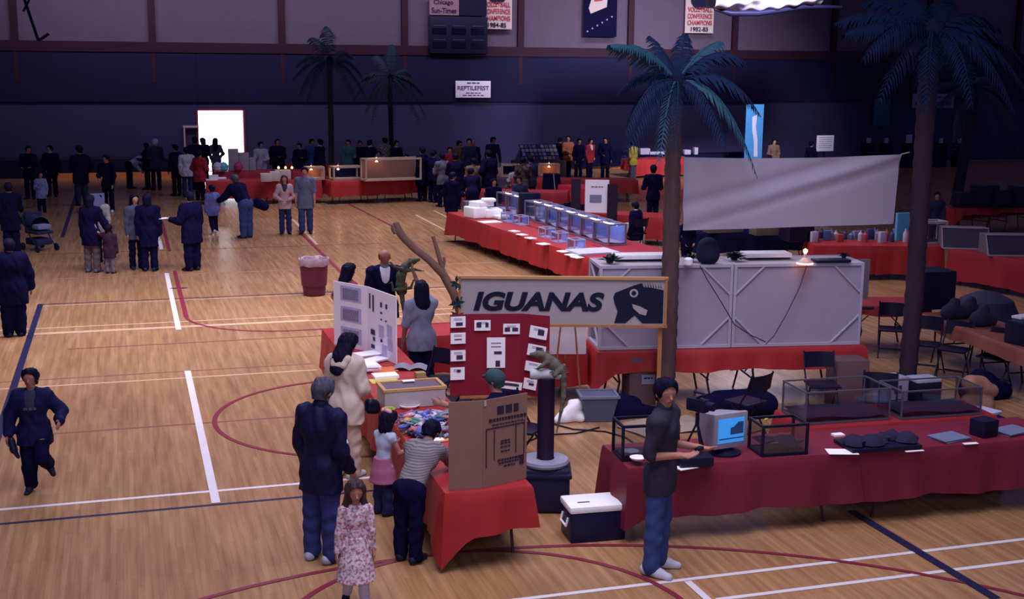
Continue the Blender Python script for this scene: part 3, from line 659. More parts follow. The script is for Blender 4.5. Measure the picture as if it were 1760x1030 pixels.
def make_chair(label, loc, rz, group=None):
    t = thing('folding_chair', label, 'chair', loc, rz, group)
    m = mat('black_chair_steel', (.009, .007, .03), .4)
    b = MB(); b.box((0, .0, .44), (.40, .38, .03), bev=.012); b.build('seat', m, t)
    b = MB(); b.grid(lambda u, v: ((u-.5)*.40, -.21-.03*v-.04*(1-(2*u-1)**2), .62+.2*v), 10, 4); b.grid(lambda u, v: ((u-.5)*.40, -.19-.03*v-.04*(1-(2*u-1)**2), .62+.2*v), 10, 4); b.build('backrest', m, t)
    for s in (-1, 1):
        b = MB(); b.tube([(s*.20, -.24, .84), (s*.20, -.16, .6), (s*.20, .20, .02), (s*.20, .22, 0)], .012); b.build('leg', m, t)
        b = MB(); b.tube([(s*.18, .08, .44), (s*.18, -.20, .01)], .012); b.build('leg', m, t)
    b = MB(); b.tube([(-.18, -.17, .08), (.18, -.17, .08)], .009); b.tube([(-.20, .15, .14), (.20, .15, .14)], .009); b.build('stretcher', m, t)
    return t
CH0 = []
def chair(label, loc, rz, group=None):
    if not CH0: CH0.append(make_chair(label, loc, rz, group)); return CH0[0]
    c = dup(CH0[0], loc, rz, label); 
    return c
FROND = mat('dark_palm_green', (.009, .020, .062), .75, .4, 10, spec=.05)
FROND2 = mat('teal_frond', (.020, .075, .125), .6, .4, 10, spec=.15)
def frond_mesh(L, droop, m, name, seed, start=.35):
    rr = random.Random(seed); b = MB(); n = 13
    def C(t): return Vector((L*(t*.98-.10*t*t), 0, L*(start*t-droop*t*t)))
    b.tube([C(i/12) for i in range(13)], [.018*(1-.8*i/12) for i in range(13)], 6)
    for i in range(1, n*2):
        t = .10+.88*i/(n*2); p = C(t); tg = (C(min(1, t+.02))-C(t-.02)).normalized()
        ll = L*.25*math.sin(PI*min(1, .18+t*.80))**.7*rr.uniform(.85, 1.15)
        for s in (-1, 1):
            d = (tg*.62+Vector((0, s, 0))*.75+Vector((0, 0, -.30-rr.uniform(0, .25)))).normalized(); w = tg*L*.017+Vector((0, 0, .004))
            m1 = p+d*ll*.5+Vector((0, 0, .01)); e = p+d*ll+Vector((0, 0, -ll*.25))
            b.add([p-w*.6, p+w*.6, m1+w, m1-w, e], [(0, 1, 2, 3), (3, 2, 4)])
    me = b.build(name, m, None, smooth=0); return me
def palm(label, base, top, fr, Lf, m=None, r=(.13, .11), group=None, seed=1, lean=None, tm=None):
    rr = random.Random(seed); base = Vector(base); top = Vector(top); t = thing('palm_tree', label, 'palm tree', base, 0, group); d = top-base
    pts, rad = [], []; n = 44
    for i in range(n+1):
        q = i/n; pts.append(d*q+Vector((.02*math.sin(q*5), .01*math.sin(q*4), 0))); rad.append((r[0]+(r[1]-r[0])*q)*(1.0+(.07 if i % 2 else -.05)))
    b = MB(); b.tube(pts, rad, 14); b.build('trunk', tm or BARK, t, smooth=40)
    b = MB(); b.lathe([(r[1]*1.15, -.16), (r[1]*1.5, -.02), (r[1]*1.1, .12), (.02, .2)], 12, c=d); b.build('crown_heart', mat('dark_frond_base', (.012, .012, .04), .9, spec=.02), t)
    for i, (az, st, dr, ls) in enumerate(fr):
        o = frond_mesh(Lf*ls, dr, m or FROND, 'frond', seed*50+i, st); o.parent = t; o.location = d+Vector((0, 0, .05)); o.rotation_euler = (rr.uniform(-.15, .15), 0, R(az))
    return t
def paper(label, c, rz, w, d, h, m=None, name='paper', cat='paper', group=None):
    b = MB(); b.box((0, 0, h/2), (w, d, h)); return tag(b.build(name, m or PAPER, None, smooth=0, loc=c, rz=rz), label, cat, group)
def stack(label, c, rz, w, d, n, m=None, group=None, seed=0):
    rr = random.Random(seed); t = thing('paper_stack', label, 'papers', c, rz, group)
    for i in range(n):
        b = MB(); b.box((rr.uniform(-.02, .02), rr.uniform(-.02, .02), .004+.009*i), (w, d, .008), rot=rr.uniform(-.12, .12)); b.build('sheet', m or PAPER, t, smooth=0)
    return t
def tank(label, c, rz, d, frame, t=.025, back=None, sub=None, subh=.06, lid=None, group=None, name='terrarium', glass=True, bulb=None, screen=False):
    X, Y, Z = d; o = thing(name, label, 'terrarium', c, rz, group)
    b = MB(); b.frame((0, 0, Z/2), d, t); b.build('frame', frame, o, smooth=0)
    b = MB(); b.box((0, 0, .012), (X-.02, Y-.02, .018)); b.build('floor_panel', frame, o, smooth=0)
    if sub: b = MB(); b.grid(lambda u, v: ((u-.5)*(X-2*t), (v-.5)*(Y-2*t), .022+subh*(.75+.35*math.sin(u*7)*math.cos(v*5))), 14, 8); b.build('substrate', sub, o)
    if back: b = MB(); b.box((0, Y/2-t*.6, Z/2), (X-2*t, .006, Z-2*t)); b.build('back_panel', back, o, smooth=0)
    for s in ((-1, 1) if glass else ()):
        b = MB(); b.box((s*(X/2-t/2), 0, Z/2), (.004, Y-2*t, Z-2*t)); b.build('side_pane', GLASS, o, smooth=0)
    if glass: b = MB(); b.box((0, -Y/2+t/2, Z/2), (X-2*t, .004, Z-2*t)); b.build('front_pane', GLASS, o, smooth=0)
    if lid: b = MB(); b.box((0, 0, Z+.01), (X-.01, Y-.01, .018)); b.build('lid', lid, o, smooth=0)
    if screen: b = MB(); b.box((0, 0, Z-.005), (X-2*t, Y-2*t, .004)); b.build('screen_top', SCREEN, o, smooth=0)
    if bulb:
        b = MB(); b.lathe([(.02, .10), (.03, .08), (.075, 0), (.07, 0), (.01, .06)], 14, c=(bulb[0], bulb[1], Z+.03)); b.build('lamp_shade', STEEL, o)
        b = MB(); b.lathe([(.005, .0), (.05, .012), (.04, .05), (.01, .08)], 12, c=(bulb[0], bulb[1], Z+.02)); b.build('heat_bulb', LAMPM, o)
        b = MB(); b.lathe([(.004, .0), (.045, .005), (.004, .05)], 12, c=(bulb[0], bulb[1]*.5, Z-.12)); b.build('inner_bulb', LAMPM, o)
    return o
# ------------------------------------------------------------------ the iguana booth
table_run((2.62, 17.75), (2.62, 10.45), .80, 3, (.22, .34, .34, .4),
          ['folding table at the far end of the booth side run', 'folding table in the middle of the booth side run', 'nearest folding table, under the brown cardboard screen'],
          ['red plastic sheet on the far table, under the white trifold board', 'red plastic sheet on the middle table, beside the cream tracksuit', 'red plastic sheet on the nearest table with cloth corner trailing on the floor'], seed=3, corner=(2, {1: .03}), group='red sheets along the booth side')
table_run((3.42, 16.9), (5.0, 16.9), .80, 1, (.2, .4, .3, .68), ['folding table at the back of the iguana booth'], ['red plastic sheet on the booth back table behind the woman in grey tee'], seed=9)
table_run((4.75, 15.98), (5.92, 15.72), .75, 1, (.20, .3, .3, .3), ['short folding table behind the red photo poster'], ['red plastic sheet on the short table right of the red poster'], seed=12)
# white trifold board
t = thing('display_board', 'white folding display board standing on the red booth table', 'display board', (2.98, 16.15, TT+.01))
P0, P1, P2 = Vector((-.36, .55, 0)), Vector((0, 0, 0)), Vector((.22, -.80, 0)); BH = .88
BW = mat('white_foam_board', (.86, .79, .92), .75, .04)
for nm, a, c in (('side_panel', P0, P1), ('main_panel', P1, P2)):
    d = c-a; L = d.length; ang = math.atan2(d.y, d.x); b = MB(); b.box((L/2, 0, BH/2), (L, .012, BH)); o = b.build(nm, BW, t, smooth=0); o.location = a; o.rotation_euler.z = ang
    if nm == 'side_panel':
        for i in range(3): bars(.40, .20, 1, mat('lilac_sheet', (.48, .42, .66), .8), o, (L*.52, -.010, .18+.28*i), name='text_sheet'); [bars(.30, .012, 7, mat('grey_print', (.22, .19, .32), .8), o, (L*.52, -.016, .11+.28*i+.022*q), seed=q) for q in range(7)]
    else:
        for i, (u, v, w_, h_) in enumerate(((.10, .80, .035, .20), (.22, .78, .04, .22), (.5, .80, .05, .06), (.68, .80, .05, .06), (.5, .68, .05, .025), (.5, .58, .04, .02), (.66, .58, .04, .02), (.20, .34, .12, .07), (.24, .24, .06, .05), (.5, .26, .05, .04), (.2, .12, .10, .05))):
            bars(w_, h_, 1, mat('dark_picture', (.05, .04, .10), .8), o, (L*u, -.010, BH*v), name='picture')
        for i, (u, v) in enumerate(((.5, .40), (.78, .45), (.8, .25), (.6, .12))): bars(.14, .16, 1, mat('lilac_sheet', (.5, .45, .68)), o, (L*u, -.009, BH*v), name='text_sheet')
b = MB(); b.box((0, 0, .17), (.20, .22, .34), bev=.012); tag(b.build('speaker_box', BLKP, None, loc=(2.82, 17.2, TT+.01)), 'black upright box behind the woman in cream tracksuit', 'box')
stack('fanned white leaflets nearest the white folding board', G(633, 612, TT+.02), .3, .36, .24, 5, seed=1); stack('second white leaflet pile, below the fanned leaflets', G(646, 620, TT+.02), .5, .30, .20, 3, seed=5)
stack('thick white paper stack at the left edge of the booth table', G(629, 636, TT+.02), .1, .30, .26, 9, seed=2)
paper('orange folder lying on the booth table', G(659, 637, TT+.01), .1, .32, .24, .012, mat('orange_folder', (.75, .16, .05), .6), 'folder', 'folder')
paper('white cards in a yellow tray behind the wood framed tank', G(662, 649, TT+.01), .05, .30, .20, .04, PAPER, 'card_tray', 'tray')
paper('yellow sheet under the white card tray', G(660, 655, TT+.008), .05, .34, .22, .006, mat('yellow_sheet', (.6, .5, .1), .7))
b = MB(); b.grid(lambda u, v: ((u-.5)*.42, (v-.5)*.28, .035*abs(math.sin(u*PI*2))+.004), 16, 4); tag(b.build('open_book', mat('grey_page', (.22, .19, .26), .7), None, loc=G(705, 633, TT+.012), rz=-.3), 'open grey book beside the orange folder', 'book')
paper('small yellow box behind the wood framed tank', G(722, 648, TT+.01), .1, .12, .10, .06, mat('straw_box', (.35, .26, .12), .7), 'small_box', 'box')
# wood framed tank with screen top
zt = .955; c4 = [G(x, y, zt) for x, y in ((657, 675), (766, 667), (754, 652), (648, 655))]
cc = sum(c4, Vector())/4; ang = math.atan2(c4[1].y-c4[0].y, c4[1].x-c4[0].x); X = (c4[1]-c4[0]).length; Y = min(.42, (c4[3]-c4[0]).length)
t = thing('reptile_tank', 'cream plastic tank with a wooden framed screen top on the booth table', 'tank', (cc.x, cc.y, TT+.012), ang); Z = zt-TT-.012
b = MB(); 
for s in (-1, 1): b.box((0, s*(Y/2-.012), Z/2-.01), (X-.03, .012, Z-.02)); b.box((s*(X/2-.02), 0, Z/2-.01), (.012, Y-.03, Z-.02))
b.box((0, 0, .01), (X-.03, Y-.03, .02)); b.build('tub', mat('cream_plastic', (.42, .36, .38), .45), t, smooth=0)
b = MB()
for s in (-1, 1): b.box((0, s*(Y/2-.02), Z), (X, .04, .03)); b.box((s*(X/2-.02), 0, Z), (.04, Y-.08, .03))
b.build('lid_frame', WOOD, t, smooth=0); b = MB(); b.box((0, 0, Z-.004), (X-.07, Y-.07, .006)); b.build('screen', mat('dusky_screen', (.13, .085, .13), .7), t, smooth=0)
b = MB(); b.box((0, Y*.30, Z+.02), (.14, .06, .01)); b.build('note_card', PAPER, t, smooth=0)
b = MB(); b.lathe([(.002, 0), (.09, .0), (.12, .03), (.115, .035), (.085, .008), (.002, .008)], 20); tag(b.build('plate', PAPER, None, loc=G(703, 700, TT+.01)), 'white dish in front of the cream tank', 'plate')
# toys: rubber lizards and snakes heaped on the red sheet, each its own thing
tc = [(.55, .10, .12), (.10, .12, .45), (.06, .10, .10), (.50, .45, .62), (.10, .25, .20), (.55, .30, .12), (.60, .55, .70), (.03, .03, .10), (.30, .12, .30), (.25, .30, .45)]
TM = [mat('toy_rubber_%s' % n, c, .4) for n, c in zip('red blue dark_green lilac green orange white black purple slate'.split(), tc)]
def toy(kind, i):
    b = MB(); rr = random.Random(kind)
    if kind < 3:
        pts = [(-.09+.03*q, .018*math.sin(q*1.3+kind), .016) for q in range(7)]; b.tube(pts, [.006, .016, .022, .022, .016, .010, .003], 7)
        for s in (-1, 1):
            for x in (-.04, .03): b.tube([(x, 0, .016), (x+.01, s*.035, .02), (x+.02, s*.05, .004)], .006, 5)
    elif kind == 3:
        b.tube([(.05*math.cos(q*.9)*(.5+q*.06), .05*math.sin(q*.9)*(.5+q*.06), .012+.002*q) for q in range(11)], [.004]+[.011]*9+[.004], 6)
    else:
        b.lathe([(.004, 0), (.035, .004), (.042, .02), (.025, .036), (.004, .04)], 12); b.tube([(.03, 0, .02), (.06, 0, .03)], [.014, .010], 6)
        for s in (-1, 1): b.tube([(.02, s*.02, .012), (.04, s*.055, .004)], .008, 5); b.tube([(-.02, s*.02, .012), (-.04, s*.05, .004)], .008, 5)
    return b
cnames = 'red blue dark green lilac green orange white black purple slate'.replace('dark green', 'dark-green').split()
kn_ = ['lizard', 'lizard', 'gecko', 'snake', 'turtle']
base = {}
for i in range(72):
    k = rnd.randrange(5); cidx = rnd.randrange(10); lay = 0 if i < 44 else .03
    px = rnd.uniform(693, 772)-(12 if i >= 44 else 0)*0; py = rnd.uniform(712, 752) if i < 44 else rnd.uniform(716, 744)
    p = G(px, py, TT+.02+lay)
    if p.x > 3.3 or p.x < 2.58: p.x = rnd.uniform(2.75, 3.28)
    if (k, cidx) not in base:
        o = toy(k, i).build('toy_'+kn_[k], TM[cidx], None, smooth=60); base[(k, cidx)] = o
    else: o = base[(k, cidx)].copy(); COL.objects.link(o)
    o.location = (p.x, p.y, p.z); o.rotation_euler = (rnd.uniform(-.3, .3), rnd.uniform(-.3, .3), rnd.uniform(0, 6.3)); s = rnd.uniform(1.0, 1.5); o.scale = (s, s, s)
    tag(o, '%s rubber toy %s in the heap on the red booth table' % (cnames[cidx], kn_[k]), 'toy', 'toys heaped on the booth table')
o = toy(3, 0).build('toy_snake', mat('lime_rubber', (.45, .50, .06), .4), None, smooth=60, loc=G(668, 707, TT+.012)); o.scale = (1.5, 1.0, 1); tag(o, 'lime yellow toy snake left of the toy heap', 'toy')
paper('orange and yellow leaflet below the toy heap', G(757, 757, TT+.01), .2, .26, .12, .006, mat('amber_leaflet', (.65, .30, .10), .7)); paper('long white leaflet below the toy heap', G(738, 758, TT+.012), .1, .30, .10, .01)
paper('large white drawing sheet in front of the bending boy', G(742, 780, TT+.01), -.2, .30, .32, .004); paper('white sheet nearest the girl in pink skirt', G(734, 770, TT+.012), .3, .24, .14, .004)
# brown cardboard screen
q0, q1, q2 = [G(x, y, TT+.012) for x, y in ((771, 843), (829, 839), (904, 822))]
t = thing('cardboard_screen', 'unfolded brown cardboard box standing upright on the nearest table end', 'cardboard box', q1)
for nm, a, c in (('plain_panel', q0, q1), ('printed_panel', q1, q2)):
    d = c-a; L = d.length; b = MB(); b.box((L/2, 0, .41), (L, .012, .82)); o = b.build(nm, CARD, t, smooth=0); o.location = a-q1; o.rotation_euler.z = math.atan2(d.y, d.x)
pp = o; prm = mat('brown_print', (.035, .018, .045), .8)
for u, v, w_, h_, n, nm in ((.55, .86, .48, .075, 3, 'printed_logo'), (.55, .755, .84, .03, 12, 'printed_line'), (.55, .70, .70, .012, 10, 'printed_line'), (.58, .28, .5, .02, 8, 'printed_line'), (.58, .245, .46, .016, 8, 'printed_line'), (.6, .205, .25, .015, 4, 'printed_line'), (.88, .24, .10, .09, 1, 'printed_square'),
                            (.5, .665, .86, .010, 1, 'printed_rule'), (.5, .5, .2, .016, 3, 'printed_line'), (.5, .47, .22, .012, 3, 'printed_line'), (.5, .43, .22, .012, 3, 'printed_line'), (.5, .38, .2, .012, 3, 'printed_line')):
    bars(w_*L, h_, n, prm, pp, (L*u, -.009, .82*v), name=nm)
for u, v0, v1 in ((.07, .22, .665), (.93, .30, .70), (.25, .3, .64), (.74, .33, .68)):
    b = MB(); b.box((0, 0, 0), (.010, .004, (v1-v0)*.82)); o = b.build('printed_rule', prm, pp, smooth=0); o.location = (L*u, -.009, .82*(v0+v1)/2)
b = MB(); b.box((0, 0, 0), (.02, .006, .05)); o = b.build('tape_tab', mat('pale_tape', (.5, .4, .3), .5), pp, smooth=0); o.location = (.02, -.01, .79)
# red photo poster on an easel
pl_, pr_ = GY(774, 660, 14.2), GY(943, 660, 13.95); zb_ = .60; c0 = GY(858, 660, 14.08)
t = thing('photo_poster', 'red trifold poster with white photo sheets below the sign', 'poster', (c0.x, c0.y, 0), math.atan2(pr_.y-pl_.y, pr_.x-pl_.x))
PW = (pr_-pl_).length; PM = mat('crimson_poster_board', (.24, .012, .035), .7); PH = 1.0
def flap(nm, x0, x1, y0, y1, z1l, z1r):
    b = MB(); b.add([(x0, y0, zb_), (x1, y1, zb_), (x1, y1, z1r), (x0, y0, z1l), (x0, y0+.012, zb_), (x1, y1+.012, zb_), (x1, y1+.012, z1r), (x0, y0+.012, z1l)], [(0, 1, 2, 3), (5, 4, 7, 6), (0, 4, 5, 1), (3, 2, 6, 7), (0, 3, 7, 4), (1, 5, 6, 2)])
    return b.build(nm, PM, t, smooth=0)
w0, w1 = -.27*PW, .22*PW
flap('side_flap', -PW/2, w0, -.02, .03, zb_+PH, zb_+PH); flap('main_board', w0, w1, .03, .03, zb_+PH, zb_+PH); flap('side_flap', w1, PW/2, .03, -.08, zb_+PH, zb_+PH-.01)
def sheet(px, py, wpx, hpx, pics, tilt=0):
    p = GY(px, py, 14.08); lx = (p.x-c0.x)/math.cos(t.rotation_euler.z); ly = .0 if lx < w0 else (.016 if lx < w1 else .016-.11*(lx-w1)/(PW/2-w1)); k = 14.4/2160
    if lx < w0: ly = .016-.05*(w0-lx)/(PW/2+w0)-.004
    W, Hh = wpx*k, hpx*k; b = MB(); b.box((0, 0, 0), (W, .004, Hh)); o = b.build('photo_sheet', PAPER, t, smooth=0); o.location = (lx, ly-.008, p.z); o.rotation_euler = (0, R(tilt), 0 if w0 < lx < w1 else (-R(18) if lx > w1 else R(8)))
    if lx > w1: o.location.y -= .02
    for (u, v, w_, h_) in pics:
        b = MB(); b.box((u*W, -.004, v*Hh), (w_*W, .004, h_*Hh)); b.build('photo', mat('dark_photo', (.06, .03, .07), .6), o, smooth=0)
    b = MB()
    for q in range(2): b.box((0, -.004, (.32-.12*q)*Hh), (W*.55, .003, Hh*.03))
    b.build('caption', mat('grey_print', (.2, .18, .3), .8), o, smooth=0)
for a in ((791, 556, 27, 20, [(.08, -.18, .45, .3)]), (791, 584, 27, 20, [(0, -.1, .5, .1)]), (791, 614, 27, 20, [(.1, -.15, .42, .4)]), (790, 645, 26, 23, [(.08, .2, .25, .22)]), (831, 561, 29, 19, [(-.22, .05, .3, .5), (.28, .05, .2, .45)]), (878, 565, 30, 19, [(-.25, -.05, .32, .4), (.22, -.05, .35, .35)]), (853, 607, 33, 56, [(.1, -.0, .42, .09), (.1, -.36, .25, .2)]), (920, 567, 32, 22, [(.15, .05, .36, .45)], 8), (917, 598, 33, 21, [(.15, .05, .36, .6)], 8), (912, 626, 30, 18, [], 8), (907, 656, 24, 20, [(.1, 0, .4, .2)], 8), (878, 662, 38, 14, [(.0, .1, .7, .3)], 8)): sheet(*a)
for x, y in ((-.42, .06), (.42, .06), (0, .45)):
    b = MB(); b.tube([(x*.9, y, 0), (x*.5, .05 if y < .1 else .09, 1.35)], .014); b.build('easel_leg', OAK, t)
b = MB(); b.box((0, .03, zb_-.02), (PW*.8, .05, .03)); b.build('easel_ledge', OAK, t)
# the sign
sl, sr = GY(790, 474, 15.25), GY(1145, 480, 14.5); SWd = (sr-sl).length; SHt = .62
t = thing('booth_sign', 'long white sign with big iguana lettering in a wooden frame', 'sign', ((sl.x+sr.x)/2, (sl.y+sr.y)/2, 0), math.atan2(sr.y-sl.y, sr.x-sl.x))
zs = 1.87-SHt/2; b = MB(); b.box((0, 0, zs), (SWd, .03, SHt)); b.build('board', mat('grey_white_sign', (.36, .32, .36), .8, .06), t, smooth=0)
for nm, c, d in (('frame_rail', (0, -.015, zs+SHt/2), (SWd+.05, .06, .035)), ('frame_rail', (0, -.015, zs-SHt/2), (SWd+.05, .06, .03)), ('frame_stile', (-SWd/2, -.015, zs), (.03, .06, SHt)), ('frame_stile', (SWd/2, -.015, zs), (.03, .06, SHt))):
    b = MB(); b.box(c, d); b.build(nm, WOOD if nm == 'frame_rail' and c[2] > zs else OAK, t, smooth=0)
for x, h_ in ((SWd/2-.05, zs+SHt/2), (-SWd/2+.12, zs)):
    b = MB(); b.box((x, .045, h_/2), (.05, .045, h_)); b.build('post', OAK, t, smooth=0)
lettering('IGUANAS', SWd*.635, SHt*.40, mat('sign_black_paint', (.008, .008, .035), .6), t, (-SWd*.115, -.022, zs-.0), shear=.22, bold=.045)
# painted lizard head at the right end of the sign
b = MB(); k = SHt/.62
pro = [(-.36, .06), (-.34, .12), (-.22, .17), (-.10, .22), (.0, .25), (.02, .20), (.14, .19), (.28, .16), (.28, -.27), (.02, -.27), (-.08, -.17), (-.12, -.20), (-.2, -.27), (-.34, -.27), (-.30, -.12), (-.34, -.02)]
b.add([(x*k, 0, z*k) for x, z in pro], [tuple(range(len(pro)))])
for i in range(9):
    x = -.02+.033*i; b.add([(x, 0, .19), (x+.014, 0, .19), (x-.012, 0, .27-.008*abs(i-3))], [(0, 1, 2)])
o = b.build('lizard_emblem', mat('sign_black_paint', (0, 0, 0)), t, smooth=0); o.location = (SWd/2-.31, -.024, zs)
for (x, z, r1, m_) in ((-.10, .12, .055, 'p'), (-.10, .12, .030, 'd')):
    b = MB(); b.lathe([(r1, -.002), (r1, .002)], 20); o = b.build('emblem_eye', mat('grey_white_sign', (0, 0, 0)) if m_ == 'p' else INK, t); o.rotation_euler = (PI/2, 0, 0); o.location = (SWd/2-.31+x, -.028 if m_ == 'p' else -.033, zs+z)
b = MB(); b.add([(-.12, 0, -.02), (-.02, 0, -.05), (.08, 0, -.10), (.06, 0, -.17), (-.02, 0, -.15), (-.1, 0, -.08)], [(0, 1, 2, 3, 4, 5)]); o = b.build('emblem_patch', mat('grey_white_sign', (0, 0, 0)), t, smooth=0); o.location = (SWd/2-.31, -.028, zs)
for i, (z, s) in enumerate(((.24, 1), (-.02, 1.2), (-.2, 1.1))):
    rr = random.Random(i); b = MB()
    for q in range(14):
        a = rr.uniform(0, 6.3); l = rr.uniform(.05, .10)*s; d = Vector((math.cos(a), rr.uniform(-.5, .3), math.sin(a))); n_ = Vector((-d.z, 0, d.x))*.02
        b.add([Vector((0, 0, 0)), d*l*.5+n_, d*l, d*l*.5-n_], [(0, 1, 2, 3)])
    o = b.build('vine_tuft', mat('dark_leaf', (.012, .03, .04), .6), t, smooth=0); o.location = (-SWd/2-.03, -.05, zs+z)
# white easel board behind the sign
p, q = GY(942, 560, 15.5), GY(1009, 592, 15.4)
t = thing('easel_board', 'pale board on a thin easel behind the sign, right of the red poster', 'easel', ((p.x+q.x)/2, 15.45, 0), -.25); b = MB(); b.box((0, 0, 1.0), (.5, .02, .55)); b.build('board', BW, t, smooth=0)
for x in (-.2, .2): b = MB(); b.tube([(x, -.03, 0), (x*.3, .0, 1.5)], .012); b.build('leg', OAK, t)
b = MB(); b.tube([(0, .5, 0), (0, .02, 1.5)], .012); b.build('leg', OAK, t)
# driftwood limb
b = MB(); base = Vector((4.35, 15.75, 0)); Yb = 15.6
pts = [base, base+Vector((-.02, 0, .7))]+[GY(x, y, Yb) for x, y in ((793, 540), (780, 505), (762, 472), (738, 447), (712, 427), (693, 408), (684, 395), (680, 382))]
b.tube([p-base for p in pts], [.075, .07, .062, .058, .055, .05, .048, .05, .055, .035], 12)
lm = tag(b.build('driftwood_limb', mat('weathered_branch', (.19, .10, .085), .9, .35, 10, stretch=(1, 1, .3), bump=.5), None, smooth=60, loc=base), 'long weathered driftwood limb leaning left of the sign', 'branch')
b = MB(); b.tube([GY(x, y, Yb)-base for x, y in ((764, 476), (757, 450), (750, 425), (744, 406))], [.034, .03, .028, .022], 10); b.build('side_branch', MATS['weathered_branch'], lm, smooth=60)
b = MB(); b.tube([GY(x, y, Yb)-base for x, y in ((761, 462), (764, 450), (763, 442))], [.02, .02, .015], 8); b.build('twig', MATS['weathered_branch'], lm, smooth=60)
b = MB(); b.tube([GY(x, y, Yb)-base for x, y in ((681, 400), (676, 393), (675, 386))], [.04, .035, .02], 8); b.build('twig', MATS['weathered_branch'], lm, smooth=60)
b = MB(); b.box((0, 0, .05), (.5, .4, .1), bev=.03); b.build('stand', BLKP, lm)
# perch: black tub, grey disc, black column, white roll with iguana
pc = Vector((4.02, 11.82, 0)); t = thing('perch_stand', 'black column perch on a grey disc and black tub', 'perch', pc, -.3)
b = MB(); b.box((0, 0, .24), (.50, .44, .46), bev=.05); b.box((0, 0, .40), (.54, .48, .05), bev=.02); b.build('tub', mat('navy_tub', (.014, .011, .045), .6), t)
b = MB(); b.lathe([(.05, .47), (.235, .475), (.245, .50), (.235, .53), (.05, .535)], 40); b.build('disc', mat('grey_disc', (.26, .25, .36), .6), t)
b = MB(); b.lathe([(.095, .53), (.088, .55), (.088, 1.36), (.095, 1.385), (.02, 1.39)], 28); b.build('column', mat('black_column', (.016, .007, .030), .6), t)
b = MB(); b.tube([(-.17, -.02, 1.43), (-.16, -.02, 1.43), (.13, 0, 1.43), (.15, 0, 1.43)], [.05, .058, .058, .05], 16); b.build('perch_roll', mat('white_roll', (.50, .50, .55), .7), t)
iguana('grey iguana climbing over the white roll on the black column', (pc.x, pc.y, 1.47), -.3, [(-.04, -.02, .16), (.01, -.01, .11), (.07, 0, .055), (.12, .0, .0), (.16, 0, -.07)], [(.175, 0, -.16), (.175, -.02, -.28), (.155, -.03, -.42), (.13, -.03, -.55), (.11, -.03, -.66)],
       [((-.0, -.05, .09), (-.06, -.07, .05), (-.09, -.05, .025)), ((.02, .05, .1), (-.03, .06, .05), (-.05, .04, .025)), ((.12, -.05, .0), (.08, -.09, -.04), (.06, -.09, .01)), ((.13, .05, .0), (.18, .07, .03), (.14, .08, -.03))], 1.0, (-.9, -.1, .12))
for l_, p_, rz_ in (('black folding chair inside the booth beside the woman in grey tee', (3.75, 15.6, 0), 2.2), ('black folding chair inside the booth next to the poster', (4.25, 13.2, 0), -2.4), ('black folding chair half hidden right of the cardboard screen', (3.72, 12.45, 0), -.6), ('black folding chair in the booth behind the cream tank', (3.75, 14.55, 0), 1.0)): chair(l_, p_, rz_)
# bin, cooler
bp = G(540, 500); t = thing('trash_bin', 'maroon trash bin with a clear liner on the open floor', 'bin', (3.46, 24.5, 0))
b = MB(); b.lathe([(.19, 0), (.215, .02), (.265, .62), (.265, .64), (.29, .645), (.29, .70), (.28, .70), (.25, .2), (.02, .15)], 32); b.build('barrel', mat('maroon_plastic', (.11, .016, .045), .4), t)
b = MB(); b.lathe([(.292, .60), (.300, .64), (.302, .715), (.296, .735), (.28, .73), (.26, .60), (.02, .52)], 40)
b.v = [(x*(1+.02*math.sin(i*2.3)), y*(1+.02*math.sin(i*1.7)), z+.012*math.sin(i*1.1)) for i, (x, y, z) in enumerate(b.v)]; b.build('liner', mat('milky_liner', (.32, .22, .28), .35, .5, 30), t, smooth=60)
cA = G(985, 945); t = thing('cooler', 'navy cooler with white lid beside the right table', 'cooler', (4.22, 10.93, 0), -.06)
b = MB(); b.box((0, 0, .15), (.56, .36, .30), bev=.03); b.build('body', mat('navy_cooler', (.010, .009, .045), .4), t); b = MB(); b.box((0, 0, .335), (.58, .38, .07), bev=.025); b.build('lid', mat('white_lid', (.92, .87, 1.0), .4), t)
b = MB(); b.tube([(-.285, -.10, .24), (-.305, -.10, .16), (-.305, .08, .16), (-.285, .08, .24)], .012); b.build('handle', mat('white_lid', (0, 0, 0)), t); b = MB(); b.box((-.12, -.06, .372), (.12, .02, .004)); b.build('lid_recess', DKGREY, t)
# ------------------------------------------------------------------ right foreground table row
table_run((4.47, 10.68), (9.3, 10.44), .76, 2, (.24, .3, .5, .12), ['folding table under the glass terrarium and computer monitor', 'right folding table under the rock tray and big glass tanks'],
          ['red plastic sheet draped in front beside the navy cooler', 'red plastic sheet at the right edge, under papers and rock tray'], seed=21, m=mat('shaded_red_sheet', (.18, .018, .040), .45, .15, 3, bump=.25))  # darker copy of the red sheet, shade put into its colour
folding_table('folding table behind the right table, carrying the big glass tanks', (8.0, 11.75), -.05, 2.3, .7)
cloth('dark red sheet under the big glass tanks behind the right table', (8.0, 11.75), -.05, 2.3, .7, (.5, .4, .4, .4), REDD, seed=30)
BF = mat('black_tank_frame', (.008, .007, .028), .4)
SOIL = mat('dark_substrate', (.020, .014, .040), .95, .5, 40)
def tk(label, px, py, rz, d, **k): p = G(px, py, TT+.008); return tank(label, (p.x, p.y, TT+.008), rz, d, **k)
tk('black framed glass terrarium with white dish, behind the standing man', 1098, 783, -.08, (.46, .34, .36), frame=BF, sub=SOIL, subh=.03)
b = MB(); b.lathe([(.002, 0), (.06, 0), (.08, .025), (.002, .02)], 16); tag(b.build('dish', PAPER, None, loc=G(1096, 790, TT+.055)), 'white dish inside the left black framed terrarium', 'dish')
